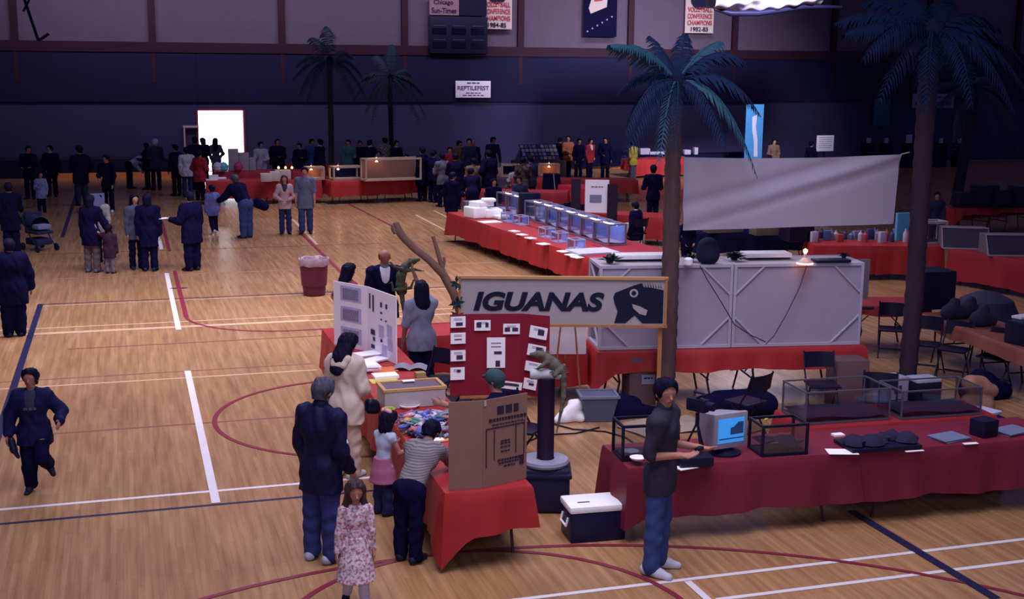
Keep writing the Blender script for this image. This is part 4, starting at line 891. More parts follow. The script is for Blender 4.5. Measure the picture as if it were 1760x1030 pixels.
# camcorder on a small tripod
p = G(1196, 787, TT+.008); t = thing('video_camera', 'black video camera on a small tripod left of the computer monitor', 'camera', p, .5)
for a in (0, 2.1, 4.2): b = MB(); b.tube([(0, 0, .26), (.11*math.cos(a), .11*math.sin(a), 0)], .011); b.build('leg', BLKP, t)
b = MB(); b.tube([(0, 0, .24), (0, 0, .36)], .02); b.build('column', BLKP, t); b = MB(); b.box((0, 0, .44), (.10, .22, .13), bev=.02); b.build('body', BLKP, t); b = MB(); b.tube([(0, -.11, .45), (0, -.19, .45)], [.045, .042], 16); b.build('lens', BLKP, t)
b = MB(); b.tube([(0, .02, .50), (0, -.08, .56), (.0, .05, .56)], .016); b.build('handle', BLKP, t); b = MB(); b.box((.055, .0, .47), (.006, .05, .03)); b.build('glint_patch', mat('blue_glint', (.06, .16, .4), .2), t)  # blue highlight on the casing, painted as a small patch
b = MB(); b.box((0, 0, .05), (.34, .22, .10), bev=.02); o = tag(b.build('video_recorder', BLKP, None, loc=G(1193, 797, TT+.008), rz=-.1), 'black recorder deck under the video camera tripod', 'video recorder')
o.location = o.location+Vector((-.02, -.03, 0)); t.location.z += .10
b = MB(); b.box((0, 0, .004), (.22, .12, .008)); tag(b.build('booklet', PAPER, None, loc=G(1180, 804, TT+.008), rz=.2), 'white booklet in front of the black recorder deck', 'booklet')
# computer monitor
p = G(1252, 782, TT+.008); t = thing('computer_monitor', 'beige computer monitor with blue picture on the red table', 'monitor', p, .15); BG_ = mat('beige_plastic', (.30, .27, .36), .5)
b = MB(); b.box((0, .0, .255), (.40, .05, .36), bev=.015)
b.build('bezel', BG_, t); b = MB(); b.loft = None
x0, z0 = .19, .43
vs = [(-.19, .02, .085), (.19, .02, .085), (.19, .02, .425), (-.19, .02, .425), (-.13, .36, .13), (.13, .36, .13), (.13, .36, .36), (-.13, .36, .36)]
b.add(vs, [(0, 1, 2, 3), (5, 4, 7, 6), (1, 5, 6, 2), (4, 0, 3, 7), (3, 2, 6, 7), (4, 5, 1, 0)]); b.build('housing', BG_, t, smooth=0)
b = MB(); b.grid(lambda u, v: ((u-.5)*.31, -.028-.012*(1-(2*u-1)**2)*(1-(2*v-1)**2), .135+v*.25), 10, 8); b.build('screen', mat('blue_screen', (.02, .1, .3), .2, emit=((.045, .30, .85), .75)), t)
b = MB(); b.add([(-.02, -.045, .22), (.14, -.036, .22), (.14, -.036, .34), (.07, -.045, .345), (.02, -.045, .30), (-.02, -.045, .29)], [(0, 1, 2, 3, 4, 5)]); b.build('screen_image', mat('dark_image', (.01, .02, .07), .4, emit=((.02, .05, .16), .5)), t, smooth=0)
b = MB(); b.add([(-.15, -.042, .175), (.15, -.038, .175), (.15, -.038, .188), (-.15, -.042, .188)], [(0, 1, 2, 3)]); b.build('screen_bar', mat('dark_image', NAVY), t, smooth=0)
b = MB(); b.lathe([(.17, 0), (.17, .02), (.09, .05), (.09, .09)], 24, c=(0, .08, 0)); b.build('base', BLKP, t)
tk('black framed glass terrarium right of the computer monitor', 1336, 775, -.06, (.50, .34, .32), frame=BF, sub=SOIL, subh=.12)
b = MB(); b.lathe([(.01, 0), (.016, .03), (.01, .06)], 10); o = tag(b.build('spray_cap', mat('yellow_cap', (.5, .4, .08), .5), None, loc=G(1314, 724, 1.075)), 'small yellow cap lying on the right black framed terrarium', 'cap'); o.rotation_euler = (0, PI/2, .6); o.location.z = 1.083
paper('white sheet on the red table left of the rock tray', G(1447, 777, TT+.008), -.3, .30, .18, .004)
paper('small white card at the back of the rock tray', G(1440, 749, TT+.008), 0, .12, .08, .02)
p = G(1508, 766, TT+.008); t = thing('rock_tray', 'low dark tray of black rocks at the right table edge', 'tray', p, -.05)
b = MB(); b.box((0, 0, .02), (.78, .40, .04), bev=.01); b.build('tray', BLKP, t)
for i in range(7):
    rr = random.Random(i); b = MB(); s = rr.uniform(.07, .13)
    b.lathe([(s*.2, 0), (s, s*.15), (s*.9, s*.5), (s*.4, s*.85), (.01, s*.9)], 9); b.v = [(x*rr.uniform(.8, 1.2), y*rr.uniform(.8, 1.2), z*rr.uniform(.85, 1.1)) for x, y, z in b.v]
    o = b.build('rock', mat('dark_rock', (.022, .017, .05), .9, .4, 20), t, smooth=50); o.location = (-.30+.10*i, rr.uniform(-.08, .08), .035)
paper('thin white strip at the right table front edge', G(1572, 776, TT+.008), -.06, .20, .03, .006); paper('second thin white strip farther right on the table edge', G(1668, 763, TT+.008), -.06, .16, .05, .006)
GB = mat('grey_blue_folder', (.16, .17, .30), .6)
stack('grey blue folder pile on the right table', G(1632, 754, TT+.008), .15, .36, .26, 3, GB, seed=11); stack('pale folders at the far right table end', G(1738, 742, TT+.008), .2, .36, .26, 3, GB, seed=13)
b = MB(); b.box((0, 0, .09), (.22, .2, .18), bev=.015); tag(b.build('small_box', BLKP, None, loc=G(1690, 748, TT+.008), rz=.2), 'black small box between the grey folder piles', 'box')
GF = mat('grey_tank_trim', (.10, .085, .12), .5)
tank('big glass tank with grey trim behind the rock tray', (7.38, 11.78, TT+.01), -.05, (1.02, .56, .36), GF, t=.016, sub=SOIL, subh=.05)
tank('second big glass tank with grey trim at the right edge', (8.50, 11.66, TT+.01), -.05, (1.0, .5, .32), GF, t=.016, sub=SOIL, subh=.05)
b = MB(); b.box((0, 0, .30), (.5, .42, .6), bev=.02); tag(b.build('equipment_case', BLKP, None, loc=(9.3, 11.8, 0)), 'black equipment case at the right edge behind the tanks', 'case')
b = MB(); b.box((0, 0, .02), (.42, .3, .04), bev=.015); tag(b.build('plastic_slab', mat('lavender_white', (.5, .47, .7), .5), None, loc=(9.3, 11.8, .62), rz=.3), 'white plastic lid lying on the black equipment case', 'lid')
for a, rz_, l_ in (((8.62, 14.1, 0), 2.9, 'black folding chair in front of the cage tables, left of the boxes'), ((7.25, 13.6, 0), .4, 'black folding chair draped behind the computer monitor'), ((8.7, 12.9, 0), 2.6, 'black folding chair in front of the white printed box')): chair(l_, a, rz_)
# clutter on the floor between the rows
sdf = sdf_obj
def lump(label, loc, prims, m, name, cat, h=.015, k=.05): return tag(sdf_obj(name, prims, h, m, None, k=k, loc=loc, planes=[(V3(0, 0, .003), -Z_)]), label, cat)
lump('crumpled white cloth on the floor right of the perch', (5.37, 14.75, 0), [cap((-.12, 0, .05), (.1, .05, .06), .09, .10), cap((0, .02, .12), (.08, 0, .2), .10, .07), cap((.1, -.05, .05), (.16, .02, .04), .06), cap((-.22, -.02, .03), (-.1, .05, .04), .04, .06), cap((.02, .08, .22), (.1, .06, .25), .05, .03)], mat('crumpled_white', (.9, .84, 1.0), .8), 'crumpled_cloth', 'cloth')
t = thing('storage_tub', 'grey blue plastic tub beside the crumpled white cloth', 'tub', (5.72, 14.75, 0), -.2); b = MB(); b.add([(-.17, -.14, 0), (.17, -.14, 0), (.17, .14, 0), (-.17, .14, 0), (-.24, -.19, .34), (.24, -.19, .34), (.24, .19, .34), (-.24, .19, .34)], [(3, 2, 1, 0), (0, 1, 5, 4), (1, 2, 6, 5), (2, 3, 7, 6), (3, 0, 4, 7), (4, 5, 6, 7)]); b.build('tub_body', mat('grey_blue_tub', (.09, .10, .18), .5), t, smooth=0)
b = MB()
for s in (-1, 1): b.box((0, s*.19, .34), (.52, .03, .03)); b.box((s*.24, 0, .34), (.03, .38, .03))
b.build('rim', mat('grey_blue_rim', (.16, .17, .26), .5), t, smooth=0)
lump('black cloth heaped over the floor beside the brown carton', (6.2, 14.75, 0), [cap((-.3, 0, .06), (.35, 0, .03), .14, .07), cap((-.1, .1, .16), (.05, .1, .12), .13), cap((.2, .1, .05), (.5, .05, .02), .08, .04)], BLACK, 'black_cloth', 'cloth')
b = MB(); b.grid(lambda u, v: ((u-.5)*1.1, (v-.5)*.7+.1*math.sin(u*5), .012+.018*abs(math.sin(u*7+v*4))), 24, 12); tag(b.build('tarpaulin', mat('tan_tarp', (.36, .27, .22), .8), None, loc=(6.45, 14.15, 0), rz=.3), 'tan tarpaulin spread on the floor under the black cloth', 'tarpaulin')
t = thing('carton', 'brown cardboard carton with a white label under the cage table', 'carton', (6.62, 15.42, 0), -.12); b = MB(); b.box((0, 0, .33), (.46, .40, .66), bev=.008); b.build('box', mat('dim_cardboard', (.15, .085, .10), .9), t); b = MB(); b.box((.03, -.203, .36), (.18, .004, .13)); b.build('label_sheet', mat('label_white', (.32, .29, .42), .7), t, smooth=0); bars(.12, .02, 3, INK, t, (.03, -.207, .38)); b = MB(); b.box((.08, -.02, .668), (.12, .06, .01)); b.build('tape', PAPER, t, smooth=0)
t = thing('carton', 'brown cardboard carton right of the black chair under the cage table', 'carton', (9.25, 14.52, 0), -.12); b = MB(); b.box((0, 0, .33), (.46, .36, .66), bev=.008); b.build('box', MATS['dim_cardboard'], t)
t = thing('printed_box', 'white box with dark printed picture in front of the brown carton', 'box', (9.42, 13.75, 0), .1); b = MB(); b.box((0, 0, .3), (.34, .28, .58), bev=.006); b.build('box', mat('lilac_box', (.30, .26, .40), .7), t)
for z, w_, h_ in ((.44, .12, .1), (.30, .2, .014), (.22, .2, .014), (.14, .2, .014)): bars(w_, h_, 2, mat('violet_print', (.07, .05, .14), .7), t, (0, -.143, z))
t = thing('cartons_pale', 'pale blue box on the floor left of the right palm trunk', 'box', (10.05, 13.95, 0), 0); t.name = 'pale_box'; b = MB(); b.box((0, 0, .22), (.38, .3, .44), bev=.01); b.build('box', BLKP, t); b = MB(); b.box((0, 0, .46), (.36, .28, .05), bev=.01); b.build('lid', mat('pale_blue_lid', (.36, .40, .55), .6), t)
lump('tan and orange cloth bundle beside the right palm trunk', (10.75, 13.75, .0), [cap((-.1, 0, .4), (.05, 0, .38), .12), cap((.1, -.05, .34), (.2, -.05, .3), .09), cap((-.05, 0, .1), (.1, 0, .1), .17)], mat('tan_bundle', (.36, .17, .12), .8, .5, 6), 'cloth_bundle', 'cloth')
lump('black bag heap on the floor near the right edge', (11.3, 14.3, 0), [cap((-.2, 0, .14), (.3, 0, .10), .18, .14), cap((0, .1, .26), (.1, .1, .22), .15)], BLACK, 'bag_heap', 'bag')
lump('low black cloth covered box behind the video camera', (7.55, 14.45, 0), [cap((-.35, 0, .14), (.45, 0, .12), .18, .16), cap((-.2, .12, .2), (.4, .1, .2), .12)], BLACK, 'covered_box', 'box')
for l_, pts in (('black cable looping on the floor right of the perch', ((948, 728), (985, 738), (1040, 742), (1075, 752), (1100, 770))), ('second black cable near the tan tarpaulin', ((905, 760), (935, 748), (990, 745), (1030, 735)))):
    b = MB(); P = [G(x, y, .012) for x, y in pts]; b.tube([P[0].lerp(P[-1], 0)]+P[1:], .010, 6); tag(b.build('cable', BLKP, None), l_, 'cable')
# ------------------------------------------------------------------ white cages on the red tables
table_run((5.94, 15.36), (9.68, 14.78), .85, 2, (.46, .25, .3, .22), ['left folding table under the white cages', 'right folding table under the white cages'], ['red plastic sheet under the left white cage', 'red plastic sheet under the right white cage'], seed=41, group=None)
CW = mat('white_cage_sheet', (.36, .31, .44), .8, .06); CPF = mat('white_pipe_frame', (.44, .40, .53), .6)
ca, cb = Vector((5.97, 15.44)), Vector((9.64, 14.86)); cdv = (cb-ca); cang = math.atan2(cdv.y, cdv.x); cl = cdv.length/2; CD, CZ = .72, 1.15
for i in range(2):
    c = ca+cdv*(i*.5+.25); n_ = Vector((-cdv.y, cdv.x)).normalized(); c = c+n_*CD/2
    t = thing('display_cage', ('left' if i == 0 else 'right')+' white panelled display cage on the red table, '+('beside the sign' if i == 0 else 'beside the pale easel'), 'cage', (c.x, c.y, TT+.012), cang); L = cl-.012
    b = MB(); b.frame((0, 0, CZ/2), (L, CD, CZ), .04); b.build('frame', CPF, t, smooth=0)
    b = MB(); b.box((0, -CD/2+.03, CZ/2), (L-.06, .008, CZ-.06)); b.build('front_panel', CW, t, smooth=0)
    b = MB(); b.box((0, CD/2-.03, CZ/2), (L-.06, .008, CZ-.06)); b.build('back_panel', CW, t, smooth=0)
    b = MB(); b.box((0, 0, .02), (L-.06, CD-.06, .01)); b.build('floor_panel', CW, t, smooth=0)
    if i == 1: b = MB(); b.box((L/2-.03, 0, CZ/2), (.008, CD-.06, CZ-.06)); b.build('end_panel', CW, t, smooth=0)
    b = MB(); b.box((0, 0, CZ-.012), (L-.06, CD-.06, .012)); b.build('top_panel', mat('pale_cage_top', (.46, .40, .46), .7), t, smooth=0)
    for sx in (-1, 1):
        for z0, z1 in ((.04, .42), (CZ-.04, CZ-.42)):
            b = MB(); b.tube([(sx*(L/2-.42), -CD/2+.012, z0), (sx*(L/2-.03), -CD/2+.012, z1)], .016, 6); b.build('corner_brace', CPF, t)
    for y0, z0, y1, z1 in ((-CD/2, CZ, CD/2, CZ*.5), (-CD/2, .05, CD/2, CZ*.5), (CD/2, CZ, -CD/2, CZ*.62)):
        b = MB(); b.tube([(-L/2+.02, y0*.94, z0-.03), (-L/2+.02, y1*.94, z1)], .018, 6); b.build('end_brace', CPF, t) if i == 0 else None
ZT = TT+.012+CZ+.008
def ctop(px, py): return G(px, py, ZT)
b = MB(); b.tube([ctop(1202, 458)+Vector((0, -.02, .01)), GY(1215, 480, 15.07), GY(1240, 520, 15.05), GY(1262, 558, 15.02), GY(1290, 576, 15.0), GY(1316, 588, 14.94)], .007, 6)
b.tube([GY(1316, 592, 14.92), GY(1330, 578, 14.92), GY(1352, 540, 14.92), GY(1374, 495, 14.93), ctop(1387, 452)+Vector((0, -.02, .01))], .007, 6); tag(b.build('power_cord', mat('slate_cord', (.035, .03, .09), .6), None), 'dark power cord hanging in a V across the white cages', 'cord')
t = None
def fixture(label, px, py, L, w=.28):
    p = ctop(px, py); t = thing('light_fixture', label, 'light fixture', p, cang); b = MB(); b.box((0, 0, .05), (L, w, .06), bev=.012); b.build('housing', mat('white_enamel', (.9, .85, 1.0), .4), t)
    b = MB(); b.box((0, 0, .015), (L*.94, w*.85, .02)); b.build('tube_tray', BLKP, t)
fixture('white strip light lying on the left cage top', 1098, 446, .74); fixture('white strip light lying on the right cage top', 1316, 443, .66, .30)
p = ctop(1387, 455); t = thing('clamp_lamp', 'glowing heat lamp resting on the right cage top', 'lamp', p+Vector((0, .06, 0)), 0)
b = MB(); b.lathe([(.10, 0), (.11, .01), (.05, .07), (.025, .09), (.02, .14), (.005, .15)], 18); b.build('lamp_shade', mat('pinkish_shade', (.6, .42, .42), .35), t)
b = MB(); b.lathe([(.003, .145), (.028, .16), (.03, .19), (.003, .21)], 12); b.build('bulb', LAMPM, t); b = MB(); b.lathe([(.112, .0), (.114, .012), (.10, .02)], 18); b.build('glow_rim', mat('glowing_rim', (1, .6, .4), .5, emit=((1, .5, .3), 3)), t)
lump('dark blue cloth covered round pot on the left cage top', tuple(ctop(1216, 452)), [cap((0, 0, .12), (0, 0, .20), .16, .15)], mat('dark_blue_cloth', (.010, .014, .05), .8), 'covered_pot', 'pot')
def plant(label, loc, n, s, m, seed, name='artificial_plant', pot=True):
    rr = random.Random(seed); t = thing(name, label, 'plant', loc); b = MB()
    for q in range(n):
        a = rr.uniform(0, 6.3); l = rr.uniform(.6, 1)*s; d = Vector((math.cos(a), math.sin(a), rr.uniform(.1, 1.2))).normalized(); n_ = Vector((-d.y, d.x, 0)).normalized()*l*.16; o = Vector((rr.uniform(-.3, .3)*s, rr.uniform(-.3, .3)*s, .03))
        b.add([o, o+d*l*.5+n_, o+d*l+Vector((0, 0, -.2*l)), o+d*l*.5-n_], [(0, 1, 2, 3)])
    b.build('foliage', m, t, smooth=0)
    b = MB(); b.lathe([(s*.25, 0), (s*.32, .06), (.01, .07)], 12); b.build('base', BLKP, t); return t
DL = mat('dark_leaf', (.01, .03, .04), .6)
plant('dark leafy vine trailing over the left end of the cage', ctop(1048, 452), 40, .18, DL, 3); plant('dark artificial plant right of the blue covered pot', ctop(1262, 447), 60, .17, DL, 5); plant('dark artificial plant left of the blue covered pot', ctop(1187, 448), 36, .14, DL, 6); plant('dark green plant at the right end of the cage top', ctop(1450, 444), 40, .12, DL, 8)
b = MB(); b.lathe([(.04, 0), (.06, .02), (.06, .09), (.03, .11), (.003, .11)], 14); tag(b.build('white_jar', PAPER, None, loc=ctop(1183, 457)), 'small white jar on the cage top beside the palm trunk', 'jar')
b = MB(); b.box((0, 0, .02), (.5, .22, .035), bev=.01); tag(b.build('dark_tray', BLKP, None, loc=ctop(1428, 450), rz=cang), 'flat dark tray right of the glowing lamp on the cage top', 'tray')
# ------------------------------------------------------------------ palms and the hung sheet
FR1 = [(190, .95, .55, .98), (200, .30, .95, .95), (214, .12, 1.0, 1.0), (165, 1.25, .6, .62), (110, 1.4, .55, .6), (62, 1.35, .55, .68), (25, 1.1, .55, .82), (5, 1.05, .85, 1.0), (-14, .55, .9, 1.1), (-30, .25, 1.25, 1.05), (-70, .15, 1.0, .9), (-110, .15, 1.0, .9), (235, .1, 1.1, .9), (140, .6, .8, .8), (45, .7, .8, .9)]
pb = G(1141, 706); p1 = palm('tall artificial palm rising behind the big sign post', (pb.x, pb.y, 0), (6.78, 14.95, 4.28), FR1, 1.15, r=(.125, .095), seed=2)
for ch in list(p1.children):
    if ch.name.startswith('frond') and int(ch.name.split('.')[-1] if '.' in ch.name else 0) % 3 == 0: ch.data.materials[0] = FROND2
FR2 = [(178, .30, .35, 1.12), (196, .45, .75, 1.1), (160, .55, .5, 1.1), (208, .12, .9, .95), (120, .9, .6, .9), (80, 1.0, .6, .9), (45, .9, .6, 1), (15, .6, .6, 1.15), (-5, .4, .7, 1.15), (-25, .2, .8, 1.1), (-55, .1, .9, 1.0), (-90, .1, .9, .95), (-125, .1, .9, .95), (228, .1, .95, .95)]
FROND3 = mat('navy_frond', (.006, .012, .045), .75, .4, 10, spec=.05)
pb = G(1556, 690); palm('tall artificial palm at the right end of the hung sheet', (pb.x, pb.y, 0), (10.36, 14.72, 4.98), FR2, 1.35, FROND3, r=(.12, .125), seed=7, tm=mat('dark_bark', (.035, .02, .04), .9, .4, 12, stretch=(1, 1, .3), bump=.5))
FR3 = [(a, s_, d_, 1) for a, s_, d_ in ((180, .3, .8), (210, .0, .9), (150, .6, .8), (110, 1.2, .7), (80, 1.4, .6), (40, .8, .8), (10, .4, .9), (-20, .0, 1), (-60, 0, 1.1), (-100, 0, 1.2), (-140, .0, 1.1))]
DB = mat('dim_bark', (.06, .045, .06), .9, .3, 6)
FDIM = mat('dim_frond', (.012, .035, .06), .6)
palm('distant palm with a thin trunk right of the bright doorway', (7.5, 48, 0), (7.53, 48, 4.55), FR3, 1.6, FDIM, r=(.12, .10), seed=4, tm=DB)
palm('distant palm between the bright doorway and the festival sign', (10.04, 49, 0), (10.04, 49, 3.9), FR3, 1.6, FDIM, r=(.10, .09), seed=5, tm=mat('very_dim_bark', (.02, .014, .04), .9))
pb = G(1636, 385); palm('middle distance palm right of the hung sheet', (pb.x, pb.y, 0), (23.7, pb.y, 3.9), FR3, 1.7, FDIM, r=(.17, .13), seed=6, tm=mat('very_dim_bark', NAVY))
SHT = mat('grey_lilac_sheet', (.40, .35, .47), .85, .05, 4)
a_, b_ = GY(1173, 270, 15.02), GY(1552, 268, 14.92); W = b_.x-a_.x; zt_, zb_2 = a_.z, GY(1175, 396, 15.0).z
t = thing('hung_sheet', 'blank grey white sheet hung between the two tall palms', 'sheet', ((a_.x+b_.x)/2, 14.97, 0))
def shf(u, v, off=0):
    x = (u-.5)*W-.022*(1-v)*W*(u-.4); z = zb_2+.0+(zt_-zb_2)*v-.03*math.sin(PI*u)*v
    d = (1-v)*.9-(1-u)*.75; f = -.028*math.exp(-((d)/.06)**2)*(u*.9+.1)+.018*math.exp(-((d+.16)/.08)**2)+.012*math.exp(-((d-.14)/.06)**2)+.012*math.sin(u*13+v*2)
    return (x, f+off, z)
b = MB(); b.grid(lambda u, v: shf(u, v), 80, 40); b.grid(lambda u, v: shf(u, v, .004), 80, 40); b.build('cloth', SHT, t, smooth=80)
for x, dx in ((-W/2, -.14), (W/2, .12)): b = MB(); b.tube([(x, 0, zt_), (x+dx, -.02, zt_+.03)], .008, 6); b.build('tie_cord', CREAM, t)
# ------------------------------------------------------------------ middle display run with blue backed tanks
table_run((7.9, 31.3), (8.78, 23.1), .80, 4, (.22, .3, .68, .15), ['folding table %s' % s for s in ('at the far end of the blue tank run', 'second along the blue tank run', 'third along the blue tank run', 'at the near end of the blue tank run')],
          ['red plastic sheet %s' % s for s in ('at the far corner under the white parcel heap', 'under the first small blue boxes', 'in the middle of the blue tank run', 'at the near end of the blue tank run behind the sign')], seed=51, group='red sheets on the blue tank run front')
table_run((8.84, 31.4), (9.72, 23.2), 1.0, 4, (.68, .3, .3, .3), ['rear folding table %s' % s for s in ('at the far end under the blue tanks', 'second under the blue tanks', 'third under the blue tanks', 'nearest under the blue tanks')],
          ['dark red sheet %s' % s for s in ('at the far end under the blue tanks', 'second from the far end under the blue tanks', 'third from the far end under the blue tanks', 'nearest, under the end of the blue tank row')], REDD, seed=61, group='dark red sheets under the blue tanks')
BLUEB = mat('blue_backing', (.32, .38, .98), .5, .25, 6, ); TFR = mat('taupe_frame', (.20, .15, .22), .6); GRV = mat('pale_gravel', (.40, .33, .45), .9, .4, 30)
P0, P1 = G(858, 362, TT+.01), G(1026, 419, TT+.01); k0 = None
ords = ['first', 'second', 'third', 'fourth', 'fifth', 'sixth', 'seventh', 'eighth', 'last']; n_ = 0
for i in range(10):
    if i == 2: continue
    p = P0.lerp(P1, i/9)+Vector((.28, 0, 0)); lab = '%s blue backed tank in the diagonal row, counted from the far end' % ords[n_]; n_ += 1
    if k0 is None:
        k0 = tank(lab, p, -PI/2+.12, (.74, .44, .46), TFR, t=.03, back=BLUEB, sub=GRV, subh=.05, name='display_tank', group='blue backed tanks in a row')
        b = MB(); b.tube([(-.30, .02, .425), (.30, .02, .425)], .012, 8); b.build('light_tube', mat('tank_light_tube', (.9, .92, 1), .5, emit=((.75, .8, 1.0), 7)), k0)
    else: dup(k0, p, -PI/2+.12, lab)
b = MB(); b.box((0, 0, .3), (.5, .3, .6), bev=.02); p = P0.lerp(P1, 2/9)+Vector((.3, 0, 0)); tag(b.build('dark_box', BLKP, None, loc=p), 'dark box filling the gap in the blue tank row', 'box')
SB = None
for i, (px, py) in enumerate(((856, 372), (874, 381), (895, 386), (940, 408), (962, 416), (990, 428))):
    p = G(px, py, TT+.008); lab = ('far left', 'second', 'third', 'fourth', 'fifth', 'nearest')[i]+' small blue box on the red sheet in front of the blue tanks'
    if SB is None: SB = tank(lab, p, -PI/2+.12, (.36, .26, .22), mat('lilac_trim', (.40, .36, .55), .6), t=.02, back=BLUEB, glass=True, name='small_tank', group='small blue boxes')
    else: dup(SB, p, -PI/2+.12, lab)
for i, (px, py, w_, d_) in enumerate(((884, 398, .3, .4), (897, 404, .3, .4), (912, 410, .3, .4), (934, 420, .35, .45), (968, 433, .3, .4), (982, 439, .3, .4), (992, 443, .3, .4))):
    paper('%s white leaflet along the front edge of the blue tank run' % ords[i], G(px, py, TT+.008), .3, w_*.6, d_*.6, .015, PAPER, 'leaflet', 'leaflet', 'white leaflets on the red run')
t = thing('white_parcels', 'bright white heap of wrapped parcels on the far end of the red run', 'parcels', G(833, 374, TT+.008), .1)
for c_, d_, rz_ in (((-.22, .05, .14), (.42, .5, .28), .2), ((.2, .0, .11), (.44, .5, .22), -.15), ((-.05, .1, .34), (.5, .42, .14), .4), ((.1, .0, .44), (.34, .3, .08), -.2), ((.30, -.42, .05), (.36, .3, .10), .1)):
    b = MB(); b.box((0, 0, 0), d_, bev=.035); o = b.build('parcel', mat('bright_white_wrap', (.95, .88, 1.0), .8), t, smooth=60); o.location = c_; o.rotation_euler.z = rz_
paper('white card sheets under the white parcel heap', G(842, 382, TT+.008), .2, .5, .35, .015)
b = MB(); b.box((0, 0, .14), (.34, .3, .28), bev=.02); tag(b.build('glass_jar_box', mat('grey_green_box', (.12, .12, .16), .5), None, loc=G(808, 364, TT+.008)), 'grey clear box at the far corner of the red run', 'box')
b = MB(); b.box((0, 0, .02), (.9, .7, .04)); tag(b.build('white_board', mat('lavender_white', (.5, .47, .7), .5), None, loc=G(1018, 434, TT+.01), rz=.1), 'flat white board on the near end of the red run', 'board')
# display panels and tables beyond
table_run((11.0, 30.6), (13.1, 29.1), .8, 1, (.15, .3, .3, .3), ['folding table with seated visitor behind the black display panels'], ['red plastic sheet on the table behind the black display panels'], seed=71)
table_run((9.9, 33.2), (11.6, 31.3), .7, 1, (.3, .3, .3, .3), ['folding table left of the black display panels'], ['red plastic sheet left of the black display panels'], seed=72)
for i in range(7): b = MB(); b.box((0, 0, .06+.02*(i % 3)), (.12, .12, .12+.04*(i % 3)), bev=.01); tag(b.build('figurine_box', BLKP, None, loc=G(965+9*i, 358+i*.8, TT+.01)), 'small dark box standing in the row left of the black display panels', 'box', 'small dark boxes on the red table')
t = thing('folding_screen', 'black folding display panels with pale poster beyond the tanks', 'display board', (11.3, 29.6, 0), -.35); z1, z0 = GY(1018, 308, 29.6).z, .55
for nm, x, w_, m_, za, zb3 in (('dark_panel', -.50, .24, mat('black_brown_panel', (.020, .011, .030), .7), .3, z1), ('poster_panel', .03, .60, BW, .85, z1-.02), ('dark_panel', .42, .26, MATS['black_brown_panel'], .2, z1-.12)):
    b = MB(); b.box((x, 0 if nm != 'dark_panel' else -.06, (za+zb3)/2), (w_, .03, zb3-za)); b.build(nm, m_, t, smooth=0)
for x in (-.55, .52): b = MB(); b.box((x, .0, .4), (.04, .3, .8)); b.build('foot', BLKP, t, smooth=0)
bars(.3, .03, 4, mat('grey_print', (.2, .2, .3)), t, (.03, -.02, 1.5)); bars(.3, .2, 1, mat('pale_blue_photo', (.2, .22, .36), .7), t, (.0, -.02, 1.2))
b = MB(); b.box((0, 0, .28), (.45, .3, .56), bev=.01); tag(b.build('white_carton', mat('cream_carton', (.50, .42, .42), .8), None, loc=G(1090, 421, 0)), 'cream carton on the floor under the far red table', 'carton')
# right-hand middle tables
table_run(G(1400, 422, TT), G(1622, 424, TT), .85, 2, (.12, .3, .3, .3), ['folding table behind the cage, left', 'folding table behind the cage, beside the right palm'], ['red plastic sheet behind the cage under the bottles', 'red plastic sheet behind the right palm trunk'], seed=81)
table_run(G(1632, 428, TT), G(1800, 456, TT), .85, 2, (.12, .3, .3, .3), ['folding table under the right screen tanks', 'folding table at the right edge under the screen tanks'], ['red plastic sheet under the left wire screen tank', 'red plastic sheet at the right edge under the wire screen tank'], REDD, seed=83)
table_run(G(1640, 360, TT), G(1800, 350, TT), .8, 2, (.55, .5, .3, .3), ['distant right folding table under black boxes', 'distant right folding table at the frame edge'], ['red sheet on the distant right table with black boxes', 'red sheet on the distant right table at the frame edge'], seed=85)
table_run(G(1200, 402, TT), G(1400, 398, TT), .85, 2, (.3, .3, .3, .3), ['folding table seen under the hung sheet, left', 'folding table seen under the hung sheet, right'], ['dark cloth on the left table under the hung sheet', 'dark cloth on the right table under the hung sheet'], BLACK, seed=87)
table_run((11.85, 16.65), (11.6, 12.9), .85, 2, (.55, .5, .5, .5), ['brown folding table with dark rocks, far right row', 'brown folding table at the right edge with white tubs'], ['maroon edged sheet on the far right row table', 'maroon edged sheet on the right edge table'], mat('brown_maroon_sheet', (.20, .055, .05), .6), seed=89)
table_run((11.0, 17.5), (12.3, 17.05), .8, 1, (.6, .6, .5, .5), ['folding table behind the right palm under the black bin'], ['maroon sheet behind the right palm under the black bin'], REDD, seed=91)
def slanted(label, px, py, rz, w_, h_):
    p = G(px, py, TT+.01); t = thing('screen_tank', label, 'tank', p, rz); d = .6
    vs = [(-w_/2, 0, 0), (w_/2, 0, 0), (w_/2, d, 0), (-w_/2, d, 0), (-w_/2, .22, h_), (w_/2, .22, h_), (w_/2, d, h_), (-w_/2, d, h_)]
    b = MB(); b.add(vs, [(3, 2, 1, 0), (1, 2, 6, 5), (3, 0, 4, 7), (2, 3, 7, 6), (4, 5, 6, 7)]); b.build('housing', mat('taupe_housing', (.16, .11, .15), .7), t, smooth=0)
    b = MB(); b.add([vs[0], vs[1], vs[5], vs[4]], [(0, 1, 2, 3)]); b.build('wire_front', mat('grey_wire_front', (.045, .035, .065), .6), t, smooth=0)
    b = MB(); b.tube([vs[0], vs[1], vs[5], vs[4], vs[0]], .02, 6); b.build('front_frame', mat('pale_frame', (.28, .24, .32), .6), t)
slanted('left wire screen tank with slanted front on the right table', 1660, 428, -.45, .95, .42); slanted('right wire screen tank with slanted front at the frame edge', 1745, 440, -.3, 1.1, .40)
p = G(1597, 418, TT+.01); tank('white framed tank right of the palm trunk', p, -.1, (.62, .4, .5), mat('cream_frame', (.42, .36, .42), .6), t=.05, sub=SOIL, subh=.05)
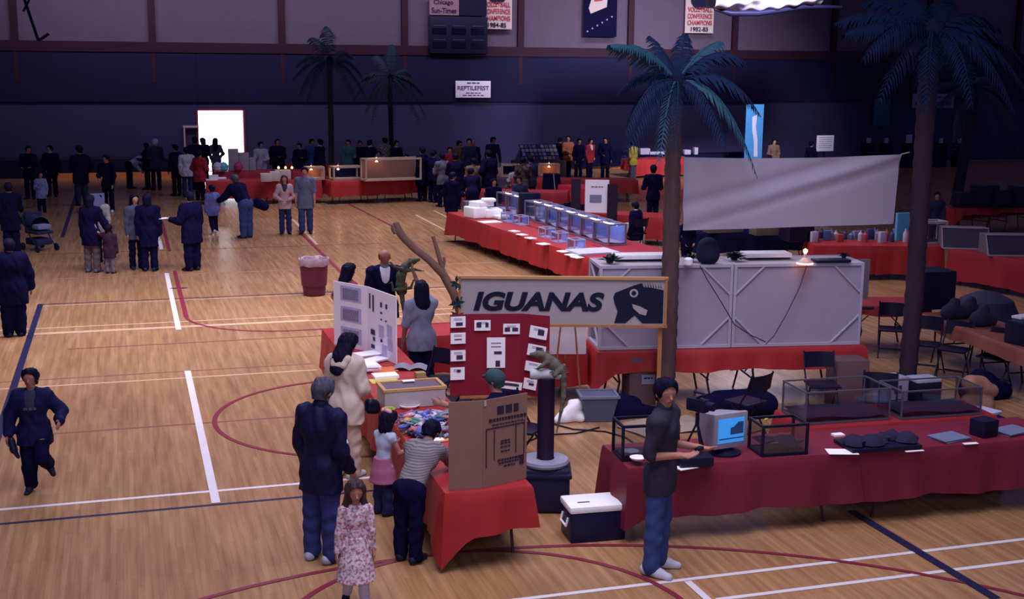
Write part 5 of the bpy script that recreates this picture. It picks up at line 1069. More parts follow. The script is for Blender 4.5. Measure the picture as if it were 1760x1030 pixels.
for i, (px, w_, h_) in enumerate(((1655, .5, .42), (1690, .7, .62), (1722, .8, .5), (1750, .5, .6))): b = MB(); b.box((0, 0, h_/2), (w_, .4, h_), bev=.03); tag(b.build('dark_case', BLKP, None, loc=G(px, 356, TT+.008)), '%s black case on the distant right table' % ('leftmost', 'second', 'third', 'rightmost')[i], 'case')
b = MB(); b.box((0, 0, .31), (.60, .5, .62), bev=.03); tag(b.build('black_bin', BLKP, None, loc=G(1597, 528, TT+.01)), 'large black bin on the table right of the palm trunk', 'bin')
t = thing('easel', 'pale board on a dark easel right of the white cages', 'easel', (10.55, 16.55, 0), -.25)
b = MB(); b.box((0, .0, 1.35), (.48, .02, .62)); b.build('board', mat('dim_board', (.26, .22, .30), .8), t, smooth=0)
for x in (-.28, .05): b = MB(); b.tube([(x*1.1, -.35, 0), (x*.2, -.03, 1.5)], .02); b.build('leg', LEGM, t)
b = MB(); b.tube([(0, .4, 0), (0, .03, 1.5)], .02); b.build('leg', LEGM, t); b = MB(); b.box((0, -.1, .92), (.6, .06, .04)); b.build('ledge', LEGM, t)
plant('artificial plant with orange blooms beside the black bin', (12.15, 17.1, TT+.01), 70, .30, DL, 21)
for i, (px, py) in enumerate(((1640, 548), (1668, 545), (1690, 560))): lump(('left', 'middle', 'right')[i]+' dark rock pile on the brown table', tuple(G(px, py, TT+.008)), [cap((-.1, 0, .1), (.12, 0, .08), .13, .10), cap((0, .05, .2), (.03, .05, .24), .08)], mat('dark_rock', NAVY), 'rock_pile', 'rocks', h=.025)
b = MB(); b.box((0, 0, .16), (.7, .45, .32), bev=.03); tag(b.build('dark_case', BLKP, None, loc=(12.1, 14.35, TT+.01), rz=.2), 'black case under white lids on the right edge table', 'case')
for i, y in enumerate((14.25, 14.55)): b = MB(); b.box((0, 0, .02), (.55, .16, .04), bev=.01); tag(b.build('plastic_slab', mat('pale_lid', (.55, .52, .66), .5), None, loc=(12.15, y, TT+.335), rz=.25), ('front', 'rear')[i]+' white lid strip on the black case at the right edge', 'lid')
t = thing('dome_tent', 'dark domed carrier behind the brown table', 'carrier', Vector((14.6, 18.6, 0)), -.3); b = MB()
b.lathe([(.55, 0), (.56, .25), (.45, .48), (.2, .6), (.02, .62)], 16); b.build('shell', DKGREY, t); t.name = 'domed_carrier'
b = MB(); b.lathe([(.003, -.03), (.03, 0), (.003, .03)], 12); b.v = [(x*1.6, y*1.6, z*1.8+.05) for x, y, z in b.v]; tag(b.build('white_ball', PAPER, None, loc=(12.1, 16.2, TT+.01)), 'small white ball on the dark ledge right of the palm', 'ball')
for l_, px, py, rz_ in (('black folding chair left of the right palm trunk', 1530, 612, 2.6), ('black folding chair right of the right palm trunk', 1588, 640, 2.4), ('black folding chair by the brown table, nearer', 1636, 650, 2.2), ('black folding chair at the right frame edge', 1706, 664, 2.0)): chair(l_, G(px, py), rz_)
# bottles and boxes behind the hung sheet
bc = [(.5, .48, .62), (.10, .20, .45), (.45, .08, .10), (.30, .26, .40), (.06, .06, .18)]
for i in range(22):
    px = 1402+8*i+rnd.uniform(-2, 2); p = G(px, 421-rnd.uniform(2, 10), TT+.008); p.y += .12; h_ = rnd.uniform(.16, .32); b = MB()
    if i % 3: b.lathe([(.05, 0), (.055, .02), (.055, h_*.65), (.02, h_*.85), (.02, h_), (.002, h_)], 10)
    else: b.box((0, 0, h_/2), (.15, .1, h_), bev=.01)
    tag(b.build('bottle' if i % 3 else 'carton', mat('goods_%d' % (i*7 % 5), bc[i*7 % 5], .5), None, loc=p), '%s small %s on the table behind the cages' % (('white', 'blue', 'red', 'lilac', 'navy')[i*7 % 5], 'bottle' if i % 3 else 'carton'), 'bottle' if i % 3 else 'carton', 'small goods on the table behind the cages')
b = MB(); b.box((0, 0, .45), (.62, .5, .9), bev=.03); tag(b.build('dark_monitor', BLKP, None, loc=G(1368, 425, .3)+Vector((0, .3, .46))), 'black television box behind the right cage', 'television')
o = bpy.data.objects['dark_monitor']; o.location.z = TT+.008; o.location.x, o.location.y = G(1368, 414, TT).x, G(1368, 414, TT).y
for i, (px, py, w_) in enumerate(((1242, 399, .9), (1320, 403, .8))): b = MB(); b.box((0, 0, .14), (w_, .35, .28), bev=.02); tag(b.build('mesh_carrier', mat('khaki_carrier', (.13, .11, .10), .8), None, loc=G(px, py, TT+.008)), ('left', 'right')[i]+' khaki carrier under the hung sheet', 'carrier')
b = MB(); b.box((0, 0, .03), (1.2, .3, .05), bev=.01); tag(b.build('strip_light', PAPER, None, loc=G(1262, 396, TT+.01)+Vector((.1, .6, .32))), 'white strip light behind the blue covered pot', 'light'); bpy.data.objects['strip_light'].location.z = TT+.32
b = MB(); b.box((0, 0, .15), (1.0, .25, .30)); tag(b.build('light_riser', BLKP, None, loc=bpy.data.objects['strip_light'].location-Vector((0, 0, .312))), 'black riser under the distant white strip light', 'riser')
p = G(1552, 398, .9); b = MB(); b.box((0, 0, .3), (.4, .08, .6)); tag(b.build('blue_poster', mat('sky_blue_card', (.12, .42, .70), .7), None, loc=(p.x, p.y, TT+.01)), 'sky blue card standing beside the right palm trunk', 'poster'); bpy.data.objects['blue_poster'].location = G(1552, 412, TT+.01)
# ------------------------------------------------------------------ far tables
table_run((2.45, 41.0), (6.05, 40.75), .8, 2, (.18, .3, .3, .2), ['far folding table left of the pink jacket', 'far folding table behind the pink jacket'], ['red sheet on the far table behind the bending man in black', 'red sheet on the far table behind the couple'], seed=101)
table_run((6.3, 40.3), (9.4, 40.9), .8, 2, (.25, .3, .3, .3), ['far folding table under the small lamp cage', 'far folding table under the long wooden cage'], ['red sheet under the small lit cage', 'red sheet under the long wooden cage'], seed=103)
table_run((2.9, 44.6), (6.4, 44.2), .9, 2, (.4, .3, .3, .3), ['second row folding table before the bright doorway', 'second row folding table right of the bright doorway'], ['pink red sheet before the bright doorway', 'red sheet in the second row right of the doorway'], mat('pink_red_sheet', (.45, .03, .07), .5), seed=105)
table_run((5.6, 47.0), (9.2, 46.4), .8, 2, (.35, .3, .3, .3), ['third row folding table behind the lit cages', 'third row folding table behind the long cage'], ['red sheet in the third row left', 'red sheet in the third row right'], seed=107)
table_run((12.3, 40.0), (16.3, 38.8), .8, 2, (.3, .3, .3, .3), ['far folding table under the wood framed cages, left', 'far folding table under the wood framed cages, right'], ['red sheet under the left wood framed cage', 'red sheet under the right wood framed cage'], seed=109)
table_run((9.7, 36.6), (12.6, 35.4), .8, 2, (.25, .3, .3, .3), ['folding table among the dark crowd, left', 'folding table among the dark crowd, right'], ['red sheet among the dark crowd, left', 'red sheet among the dark crowd, right'], REDD, seed=111)
table_run(G(960, 318, TT), G(1012, 326, TT), .9, 1, (.05, .05, .3, .1), ['short folding table right of the dark covered stand'], ['bright red sheet falling to the floor right of the dark stand'], mat('bright_red_sheet', (.50, .02, .045), .5), seed=113)
table_run(G(1090, 275, TT), G(1180, 272, TT), .9, 1, (.1, .1, .3, .3), ['distant table right of the yellow shirt'], ['red sheet on the distant table right of the yellow shirt'], RED, seed=115)
table_run(G(975, 262, TT), G(1080, 260, TT), .9, 2, (.1, .3, .3, .3), ['dark table under the far vendor display', 'dark table left of the yellow shirt'], ['navy cloth under the far vendor display', 'navy cloth left of the yellow shirt'], BLACK, seed=117)
table_run(G(1110, 268, TT+.02), G(1300, 262, TT+.02), .9, 3, (.3, .3, .3, .3), ['distant dark table %s' % s for s in ('left', 'middle', 'right of the three behind the palm')], ['navy cloth on the distant table, %s' % s for s in ('left behind the palm', 'middle behind the palm', 'right behind the palm')], BLACK, seed=119)
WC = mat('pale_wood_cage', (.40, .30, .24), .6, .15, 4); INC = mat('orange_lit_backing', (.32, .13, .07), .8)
def cage(label, px, py, rz, d, lamp, back=INC, dy=.35):
    p = G(px, py, TT+.01); p.y += dy; return tank(label, p, rz, d, WC, t=.055, back=back, glass=False, name='wooden_cage', sub=mat('cage_floor', (.3, .2, .15), .9), subh=.03, bulb=lamp)
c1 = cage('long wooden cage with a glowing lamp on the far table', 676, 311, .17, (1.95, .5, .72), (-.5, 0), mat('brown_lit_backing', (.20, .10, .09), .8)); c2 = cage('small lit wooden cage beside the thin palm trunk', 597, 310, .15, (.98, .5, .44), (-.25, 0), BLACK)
cage('small orange lit cage behind the man in grey shirt', 543, 310, 0, (.62, .5, .42), (-.1, 0)); cage('wood framed cage behind the seated white shirt', 880, 304, -.25, (.62, .45, .42), None, BLACK, .2); cage('right wood framed cage beside the dark stand', 945, 303, -.25, (.72, .45, .42), (.0, 0), INC, .1)
for i, (px, py, w_, h_) in enumerate(((457, 312, .35, .26), (472, 311, .3, .30), (486, 308, .5, .3))): b = MB(); b.box((0, 0, h_/2), (w_, .3, h_), bev=.02); tag(b.build('small_carton', mat('cream_carton', (0, 0, 0)), None, loc=G(px, py, TT+.01)), ('left', 'middle', 'right')[i]+' cream carton on the far table left of the pink jacket', 'carton')
for i, px in enumerate((480, 492, 503)):
    t = thing('small_lamp', ('left', 'middle', 'right')[i]+' small amber lamp behind the cream cartons', 'lamp', G(px, 308, TT+.012)+Vector((0, .12, 0)))
    b = MB(); b.lathe([(.05, 0), (.05, .02), (.012, .03), (.012, .30), (.03, .32)], 10); b.build('stand', BLKP, t); b = MB(); b.lathe([(.003, .31), (.04, .34), (.04, .38), (.003, .42)], 10); b.build('bulb', mat('amber_small_lamp', (1, .6, .3), .5, emit=((1, .5, .2), 2)), t)
for i, (px, w_, hh) in enumerate(((365, .5, .10), (372, .9, .06), (362, .6, .04))): paper(('upper', 'middle', 'lower')[i]+' white tray on the far table behind the red shirt', G(px+2, (306, 308, 310)[i], TT+.01), 0, w_*.6, .14, hh, PAPER, 'white_tray', 'tray')
b = MB(); b.box((0, 0, .45), (.30, .3, .9), bev=.01); CT = mat('grey_lilac_carton', (.42, .36, .44), .8)
for l_, px, h_, w_, zz in (('tall pale carton stack in front of the bright doorway', 392, .75, .34, 0), ('shorter pale carton right of the tall carton', 409, .62, .34, 0), ('small tan carton at the right door edge', 423, .45, .22, 0)):
    b = MB(); b.box((0, 0, h_/2), (w_, .3, h_), bev=.01); p = G(px, 284, TT); tag(b.build('tall_carton', CT, None, loc=(p.x, 44.9, TT+.01)), l_, 'carton')
for i, (px, c) in enumerate(((364, (.75, .65, .85)), (374, (.2, .62, .72)), (398, (.6, .05, .2)))): b = MB(); b.lathe([(.05, 0), (.15, .08), (.16, .2), (.10, .3), (.004, .34)], 12); p = G(px, 284, TT); tag(b.build('bright_bag', mat('bag_%d' % i, c, .6), None, loc=(p.x, 44.5, TT+.01)), ('white', 'cyan', 'magenta')[i]+' bag on the table in front of the doorway', 'bag')
# slanted rack of cards
t = thing('card_rack', 'sloping rack of colourful cards on a grey covered stand', 'rack', (GY(930, 262, 46).x, 46, 0), .0)
b = MB(); b.box((0, .3, .42), (2.0, .9, .84), bev=.05); b.build('cover', mat('grey_brown_cover', (.14, .09, .10), .8), t)
b = MB(); b.grid(lambda u, v: ((u-.5)*1.5, -.1+.6*v, .90+.55*v), 2, 2); b.build('slope', DKGREY, t, smooth=0)
cm = [mat('card_%d' % i, c, .7) for i, c in enumerate(((.6, .55, .7), (.5, .2, .25), (.2, .25, .5), (.6, .4, .2), (.1, .08, .2)))]
for i in range(9):
    for j in range(4):
        b = MB(); b.box((0, 0, 0), (.13, .01, .13)); o = b.build('card', cm[(i*3+j*5+i*j) % 5], t, smooth=0); o.location = (-.66+.165*i, -.06+.15*j, .97+.137*j); o.rotation_euler.x = -.6
t = thing('covered_stand', 'tall dark cloth covered stand under the right wood framed cage', 'stand', G(948, 348), -.2); b = MB(); b.add([(-.33, -.25, .0), (.30, -.25, 0), (.30, .25, 0), (-.33, .25, 0), (-.27, -.2, .95), (.24, -.2, .95), (.24, .2, .95), (-.27, .2, .95)], [(0, 1, 5, 4), (1, 2, 6, 5), (2, 3, 7, 6), (3, 0, 4, 7), (4, 5, 6, 7)]); b.build('cover', BLACK, t, smooth=0); b = MB(); b.tube([(.12, -.27, 0), (.02, -.23, 1.0)], .018); b.build('pole', mat('pale_pole', (.35, .3, .35), .5), t)
# blue banner and others along the dark right wall
p = GY(1296, 225, 46); t = thing('blue_banner', 'tall sky blue banner with a white streak behind the palm', 'banner', (p.x, 46, 0)); b = MB(); b.box((0, 0, 1.55), (.78, .03, 2.9)); b.build('cloth', mat('sky_blue_cloth', (.045, .20, .46), .7), t, smooth=0)
b = MB(); b.add([(-.12, 0, 2.5), (.10, 0, 2.6), (.06, 0, 2.1), (.16, 0, 1.6), (.20, 0, .9), (.02, 0, .9), (.0, 0, 1.5), (-.10, 0, 2.0)], [(0, 1, 2, 3, 4, 5, 6, 7)]); o = b.build('white_streak', mat('streak_white', (.45, .42, .55), .7), t, smooth=0); o.location = (0, -.025, 0)
b = MB(); b.box((0, 0, .05), (.8, .4, .1)); b.build('foot', BLKP, t, smooth=0)
p = GY(1418, 248, 44); t = thing('white_easel', 'white notice board on a stand above the hung sheet', 'easel', (p.x, 44, 0), .1); b = MB(); b.box((0, 0, 1.55), (.80, .03, .62)); b.build('board', SG, t, smooth=0); b = MB(); b.box((0, .05, .62), (.06, .06, 1.24)); b.build('post', BLKP, t, smooth=0); b = MB(); b.box((0, 0, .03), (.6, .5, .06)); b.build('foot', BLKP, t, smooth=0)
for i in range(6): bars(.6-.05*(i % 2), .02, 6, mat('grey_print', NAVY), t, (0, -.02, 1.78-.08*i), seed=i)
for i, px in enumerate((1493, 1523, 1562, 1617, 1649)):
    p = GY(px, 246, 50); b = MB(); b.box((0, 0, p.z/2), (.5, .4, p.z)); tag(b.build('dark_stand', BLACK, None, loc=(p.x, 50, 0)), '%s dark stand along the right wall' % ords[i], 'stand', 'dark stands along the right wall')
    b = MB(); s_2 = .11 if i != 2 else .19; b.box((0, 0, s_2), (s_2*1.4, .1, s_2*2)); tag(b.build('small_cup', mat('dim_white', (.42, .40, .6), .7), None, loc=(p.x, 50, p.z)), '%s small pale cup on the dark stands by the right wall' % ords[i], 'cup', 'pale cups along the right wall')
for i, (px, w_, h_) in enumerate(((1112, .45, .26), (1135, .8, .12), (1170, .16, .30), (1185, .3, .2), (1200, .16, .3))): p = G(px, 266, TT+.02); b = MB(); b.box((0, 0, h_/2), (w_, .25, h_), bev=.02); tag(b.build('pale_carton', mat('dim_lilac', (.36, .32, .44), .7), None, loc=(p.x, p.y+.3, TT+.012)), '%s pale carton on the distant navy tables behind the palm' % ords[i], 'carton')
# stroller at the left edge
p = G(68, 430); t = thing('stroller', 'dark blue stroller parked at the left edge', 'stroller', p, .6); NB = mat('navy_blue_canvas', (.014, .018, .06), .8)
b = MB(); b.grid(lambda u, v: (.24*math.cos(PI*(u)), -.1+.5*v, .62+.30*math.sin(PI*u)*(.6+.4*v)), 12, 6); b.build('hood', NB, t, smooth=60); b = MB(); b.box((0, -.05, .45), (.44, .5, .08), bev=.03); b.box((0, .2, .66), (.44, .08, .5), bev=.03); b.build('seat', NB, t)
b = MB(); b.box((0, .0, .22), (.42, .5, .16), bev=.03); b.build('basket', NB, t); b = MB(); b.box((.0, -.15, .58), (.36, .3, .12), bev=.05); b.build('blanket', mat('pale_blue_blanket', (.15, .17, .32), .8), t)
for s in (-1, 1): b = MB(); b.tube([(s*.24, -.32, .08), (s*.24, .2, .6), (s*.22, .42, 1.0)], .014); b.build('side_frame', BLKP, t)
for s in (-1, 1):
    for y in (-.34, .30): b = MB(); b.tube([(s*.25-.02, y, .09), (s*.25+.02, y, .09)], .09, 14); b.build('wheel', BLKP, t)
b = MB(); b.tube([(-.22, .42, 1.0), (.22, .42, 1.0)], .016); b.build('handlebar', BLKP, t)
# ------------------------------------------------------------------ people near the booth
def atp(px, Y, py=400):
    p = GY(px, py, Y); return Vector((p.x, Y, 0))
NVJ = mat('navy_jacket', (.008, .007, .040), .6, .3, 8, spec=.12); CRM = mat('cream_fleece', (.60, .47, .42), .9, .08, 6); CRM2 = mat('cream_fleece_trousers', (.56, .40, .33), .9, .08, 6)
root, P = person('boy in a dark blue jacket running towards us at the left', G(66, 846), 172, 1.34, .009, lean=(0, .10, 1), head=(-5, 5), aR=((.42, -.12, -1), (.12, .30, -1)), aL=((-.60, -.15, -.75), (-.05, .95, -.35)),
   lR=((.02, .10, -1), (.0, -.22, -1)), lL=((-.10, .62, -.75), (.0, -.85, -.45)), top=mat('royal_navy_jacket', (.009, .009, .055), .7, .3, 8, spec=.08), tt=.034, hem=.06, sleeve=1.95, inner=DKGREY, bot=BLACK, bt=.022, hstyle='short', bulk=1.1, skin=mat('tan_skin', (.30, .13, .10), .6, .06), face_detail=True)
h_ = wpt(root, P['wr'][1]); tag(sdf_obj('glove', [cap((0, 0, 0), (.02, -.02, -.10), .035, .04), cap((.02, -.02, -.1), (.06, -.03, -.18), .03, .02)], .008, BLKP, None, loc=h_+Vector((.03, -.02, -.06))), 'black glove dangling from the running boy\'s hand', 'glove')
bars_t = bars(.13, .03, 3, mat('dim_letters', (.06, .06, .12), .8), root, tuple(P['hip']+P['up']*P['T']*.66+V3(0, .128, 0)), name='shirt_print'); bars_t.rotation_euler = (PI/2, 0, PI)
root, P = person('man in dark navy jacket seen from behind at the booth table', G(552, 968)+Vector((.02, .06, 0)), -48, 1.72, .009, head=(0, -14), aR=((.16, -.06, -1), (-.05, .55, -.8)), aL=((-.16, -.05, -1), (.02, .35, -1)), lR=((.05, .02, -1), (.01, -.03, -1)), lL=((-.05, .0, -1), (-.01, -.02, -1)),
   top=NVJ, tt=.028, hem=.08, bot=mat('indigo_jeans', (.030, .040, .170), .85, .25, 14), bt=.03, shoe=mat('silver_white_shoe', (.42, .42, .54), .4, .4, 30), hair=HAIRG, hstyle='short', bulk=1.08, collar=NVJ, face_detail=True)
o = sdf_obj('shoulder_patch', [cap(P['nb']+V3(.13, .05, -.05), P['nb']+V3(.16, .09, -.14), .018)], .006, mat('white_patch', (.62, .60, .75), .7), root, k=.01); o.name = 'shoulder_patch'
sdf_obj('sleeve_stripe', [cap(P['nb']+V3(.205, .02, -.12), P['el'][1]+V3(.052, .03, .08), .012)], .006, MATS['white_patch'], root, k=.01)
sdf_obj('sleeve_stripe', [cap(P['nb']+V3(.16, .11, -.16), P['nb']+V3(.15, .14, -.30), .012)], .006, MATS['white_patch'], root, k=.01)
root, P = person('person in cream hooded tracksuit with long black hair at the booth table', G(592, 822)+Vector((.03, .05, 0)), -42, 1.62, .009, head=(-5, -22), aR=((.20, .05, -1), (-.45, .75, -.25)), aL=((-.20, .05, -1), (.4, .8, -.2)), top=CRM, tt=.034, hem=.09, bot=CRM2, bt=.026, shoe=SHOEW, hair=HAIRB, hstyle='long', fem=True, bulk=1.1)
sdf_obj('hood', [cap(P['nb']+V3(-.08, -.09, .0), P['nb']+V3(.08, -.09, .0), .05, .05), cap(P['nb']+V3(-.05, -.13, -.06), P['nb']+V3(.05, -.13, -.06), .05)], .010, CRM, root, k=.04)
w_ = wpt(root, P['wr'][1]); tag(sdf_obj('handbag', [cap((0, 0, 0), (.06, .05, -.03), .06, .06), cap((0, 0, -.06), (.07, .05, -.08), .06)], .01, BLKP, None, loc=w_+Vector((.06, -.05, -.16))), 'small black bag hanging beside the cream tracksuit', 'bag')
FLO = patmat('pink_floral_cotton', (.36, .13, .20), (.62, .46, .55), 'spots', 42, .45, (.72, .60, .70))
root, P = person('little girl in a pink flowered dress walking towards us', G(612, 1042)+Vector((0, -.02, 0)), 176, 1.12, .007, head=(4, -6), aR=((.20, .02, -1), (.10, .10, -1)), aL=((-.18, .0, -1), (-.06, .02, -1)), lR=((.03, .12, -1), (.02, -.55, -.8)), lL=((-.03, .08, -1), (-.01, .0, -1)),
   top=FLO, tt=.009, hem=0, sleeve=1.98, skirt=(FLO, .255, .055), bot=mat('lilac_tights', (.52, .46, .62), .8), bt=.006, shoe=BLKP, hair=HAIRBR, hstyle='sides', fem=True, face_detail=True)
root, P = person('small girl in white top and pink skirt reaching onto the red table', Vector((2.36, 12.05, 0)), -58, 1.08, .008, lean=(0, .12, 1), head=(0, -16), aR=((.2, .35, -.9), (-.1, 1, .0)), aL=((-.2, .4, -.9), (.1, 1, .1)), top=mat('pale_blue_top', (.40, .44, .60), .8), tt=.010, sleeve=.15, hem=0, skirt=(mat('rose_pink_skirt', (.36, .11, .22), .8), .15, .045), bot=JEAND, bt=.016, shoe=SHOED, hair=HAIRB, hstyle='bob', fem=True)
sdf_obj('hair_bow', [cap(P['C']+V3(-.05, -.02, P['HH']*.52), P['C']+V3(.05, -.02, P['HH']*.55), .022), cap(P['C']+V3(0, -.02, P['HH']*.52), P['C']+V3(.0, -.03, P['HH']*.62), .018)], .008, mat('pink_bow', (.65, .30, .42), .7), root, k=.01)
STR = patmat('grey_striped_knit', (.13, .115, .135), (.23, .205, .225), 'stripes', 15, .5)
root, P = person('child in grey striped shirt bending over the table beside the cardboard screen', Vector((2.36, 10.80, 0)), -38, 1.42, .009, lean=(0, .85, .72), head=(0, -20), aR=((.15, .75, -.6), (.0, 1, -.1)), aL=((-.15, .75, -.6), (0, 1, -.1)), lR=((.03, -.12, -1), (.0, -.02, -1)), lL=((-.05, .02, -1), (0, -.05, -1)), top=STR, tt=.026, hem=.05, sleeve=1.2, bot=BLACK, bt=.026, shoe=SHOED, hair=HAIRB, hstyle='short')
root, P = person('man in dark shirt and jeans standing in front of the right table', G(1132, 985)+Vector((.0, .04, 0)), -126, 1.80, .008, head=(-42, -4), twist=-.1, aR=((.10, -.16, -1), (-.42, .88, .02)), aL=((-.16, .06, -1), (.30, .90, .05)), lR=((.06, -.03, -1), (.02, -.04, -1)), lL=((-.05, .03, -1), (.02, -.05, -1)),
   top=mat('slate_polo_shirt', (.030, .026, .052), .85, .2, 10), tt=.022, hem=.05, sleeve=.95, bot=mat('mid_blue_jeans', (.036, .062, .20), .85, .3, 14), bt=.022, shoe=SHOEW, hair=HAIRB, hstyle='short', face_detail=True, collar=MATS['slate_polo_shirt'])
b = MB(); b.box((0, 0, 0), (.06, .008, .075)); o = b.build('name_badge', PAPER, root, smooth=0); o.location = tuple(P['hip']+P['up']*P['T']*.72+V3(-.075, .135, 0))
hh = (wpt(root, P['wr'][1])+wpt(root, P['wr'][-1]))/2; b = MB(); b.box((0, 0, 0), (.09, .05, .035), bev=.01); tag(b.build('handset', BLKP, None, loc=hh+Vector((.075, -.055, .035)), rz=.6), 'small black device in the hands of the man in jeans', 'device')
root, P = person('woman in red shirt with long dark hair beside the white trifold board', atp(596, 18.25), -72, 1.60, .011, head=(0, -4), aL=((-.55, -.35, -.75), (.35, .30, -.9)), aR=((.15, .2, -1), (-.1, .9, .1)), top=mat('dull_red_shirt', (.26, .025, .05), .8), sleeve=.9, bot=JEAND, hair=HAIRB, hstyle='long', fem=True, face_detail=True)
root, P = person('balding man in dark jacket holding a big green iguana', atp(660, 18.55), 176, 1.76, .010, head=(6, -4), aL=((-.2, .2, -1), (.0, .85, .35)), aR=((.22, .1, -1), (-.55, .8, .0)), top=BLACK, tt=.03, hem=.08, inner=mat('white_tee', (.55, .52, .62), .8), bot=JEAND, skin=mat('ruddy_skin', (.27, .11, .085), .6, .06), hair=HAIRB, hstyle='bald', face_detail=True, collar=mat('grey_green_collar', (.14, .14, .15), .8))
ip = GY(692, 478, 18.15)
iguana('large green iguana held against the balding man\'s chest', (ip.x, 18.15, ip.z), 0, [(.10, -.02, .20), (.03, 0, .14), (-.02, 0, .03), (-.03, 0, -.09), (-.01, .02, -.20)], [(.0, 0, -.32), (.02, -.02, -.5), (.03, -.03, -.7), (.03, -.03, -.88)],
       [((.04, -.05, .10), (.14, -.08, .12), (.22, -.08, .10)), ((-.02, -.05, .12), (-.12, -.07, .16), (-.17, -.06, .22)), ((-.03, -.05, -.14), (.09, -.08, -.12), (.13, -.07, -.02)), ((-.05, -.04, -.14), (-.14, -.08, -.14), (-.16, -.08, -.04))], 1.15, (.75, -.15, .35), mat('green_iguana_skin', (.05, .058, .04), .8, .7, 26))
root, P = person('woman in grey blue tee reaching up to the held iguana', atp(724, 16.4), 8, 1.62, .010, head=(-10, 6), aR=((-.25, .75, .45), (-.25, .35, .95)), aL=((-.22, .05, -1), (-.08, .25, -1)), top=mat('grey_blue_tee', (.165, .175, .27), .85, .1, 8), tt=.026, sleeve=.95, hem=.06, bot=BLACK, bt=.022, hair=HAIRB, hstyle='long', fem=True, bulk=1.12, skin=SKIND)
w_ = wpt(root, P['wr'][-1]); tag(sdf_obj('carrier_bag', [cap((0, 0, -.06), (0, 0, -.10), .03, .06), cap((-.03, 0, -.2), (.04, 0, -.24), .10, .12)], .012, mat('white_carrier', (.62, .58, .76), .6), None, k=.05, loc=w_+Vector((-.06, .0, -.07))), 'white carrier bag hanging from the hand of the woman in grey tee', 'bag')
root, P = person('seated person in teal cap reaching for the cream tank', Vector((3.80, 12.64, 0)), 52, 1.66, .011, hip=.46, lean=(0, .12, 1), head=(0, -6), aL=((-.25, .95, -.25), (-.05, 1, .12)), aR=((.2, .2, -1), (-.2, .9, -.3)), lL=((-.1, 1, -.05), (0, .1, -1)), lR=((.1, 1, -.05), (0, .1, -1)), top=BLACK, sleeve=1.3, hair=mat('teal_cap', (.03, .065, .085), .8), hstyle='cap', bot=BLACK)
# ------------------------------------------------------------------ people on the open floor
def pf(label, px, py, face, h, **k): return person(label, G(px, py), face, h, k.pop('res', .015), **k)
pf('adult in dark jacket and grey trousers with back to us, holding a child\'s hand', 160, 468, -25, 1.66, top=BLACK, tt=.04, hem=.12, bot=mat('grey_khaki', (.10, .07, .085), .85), bt=.02, hair=HAIRB, hstyle='bob', fem=True, aR=((.4, .15, -.9), (.35, .2, -.9)), shoe=mat('navy_white_shoe', (.08, .10, .22), .5))
pf('small child in dark maroon coat holding the adult\'s hand', 190, 470, -20, 1.05, top=mat('maroon_coat', (.035, .010, .030), .8), tt=.03, hem=.12, bot=mat('grey_lilac_trousers', (.14, .11, .16), .8), hair=HAIRB, aL=((-.5, .1, .3), (-.3, .1, .9)))
pf('person in pale top pushing behind the adult with the child', 178, 452, 150, 1.58, top=mat('cream_black_top', (.28, .25, .26), .8), bot=BLACK, fem=True, hair=HAIRB)
b = MB(); b.box((0, 0, 0), (.30, .03, .42)); tag(b.build('blue_folder', mat('slate_blue_folder', (.12, .12, .26), .7), None, loc=G(172, 452)+Vector((.02, -.12, 1.38)), rz=.2), 'slate blue folder held beside the dark jacketed adult', 'folder')
pf('person with long dark hair and striped scarf beside the black coat', 236, 462, 200, 1.64, top=mat('grey_blue_stripe', (.06, .06, .12), .8), tt=.022, hem=.08, bot=BLACK, hair=HAIRB, hstyle='long', fem=True)
pf('person in long black coat with back to us', 258, 466, -10, 1.68, top=BLACK, tt=.03, hem=.16, bot=BLACK, bt=.022, hair=HAIRB, hstyle='bob')
r_, P = pf('large man in black reading a white leaflet', 332, 465, 35, 1.72, top=BLACK, tt=.036, hem=.12, bot=BLACK, bt=.026, bulk=1.25, aL=((-.3, .1, -.95), (-.1, .95, .05)), head=(0, -10))
w_ = wpt(r_, P['wr'][-1]); b = MB(); b.box((0, 0, 0), (.26, .18, .012)); tag(b.build('leaflet', PAPER, None, loc=w_+Vector((-.16, .10, .03)), rz=.4), 'white leaflet held by the large man in black', 'leaflet')
pf('child in periwinkle blue jacket walking away', 367, 402, 20, 1.28, top=mat('periwinkle_jacket', (.11, .12, .36), .8), tt=.03, hem=.08, bot=BLACK, lL=((-.03, -.15, -1), (0, -.5, -.9)), shoe=SHOEW, hair=HAIRB)
r_, P = pf('grey haired man in black coat bending towards the red tables', 424, 409, 38, 1.74, top=BLACK, tt=.045, hem=.12, lean=(0, .62, .78), head=(0, 12), bot=JEAN, bt=.024, bulk=1.22, hair=HAIRG, aL=((-.2, .6, -.8), (0, .8, -.4)), aR=((.25, .1, -1), (.1, .3, -1)), shoe=SHOED)
tag(sdf_obj('shoulder_bag', [cap((0, 0, 0), (.18, .02, -.10), .14, .12), cap((.18, 0, -.1), (.26, 0, .12), .03, .02)], .02, BLACK, None, loc=wpt(r_, (.30, -.12, .90))), 'black shoulder bag hanging at the bending man\'s side', 'bag')
pf('woman in pale pink jacket and flared jeans', 491, 402, 172, 1.56, top=mat('pale_pink_jacket', (.48, .30, .36), .8), tt=.022, hem=.05, inner=DKGREY, bot=JEAND, bt=.024, hair=HAIRBR, hstyle='sides', fem=True, aR=((.35, .0, -.9), (-.55, .7, -.3)), aL=((-.35, 0, -.9), (.55, .7, -.3)), face_detail=True)
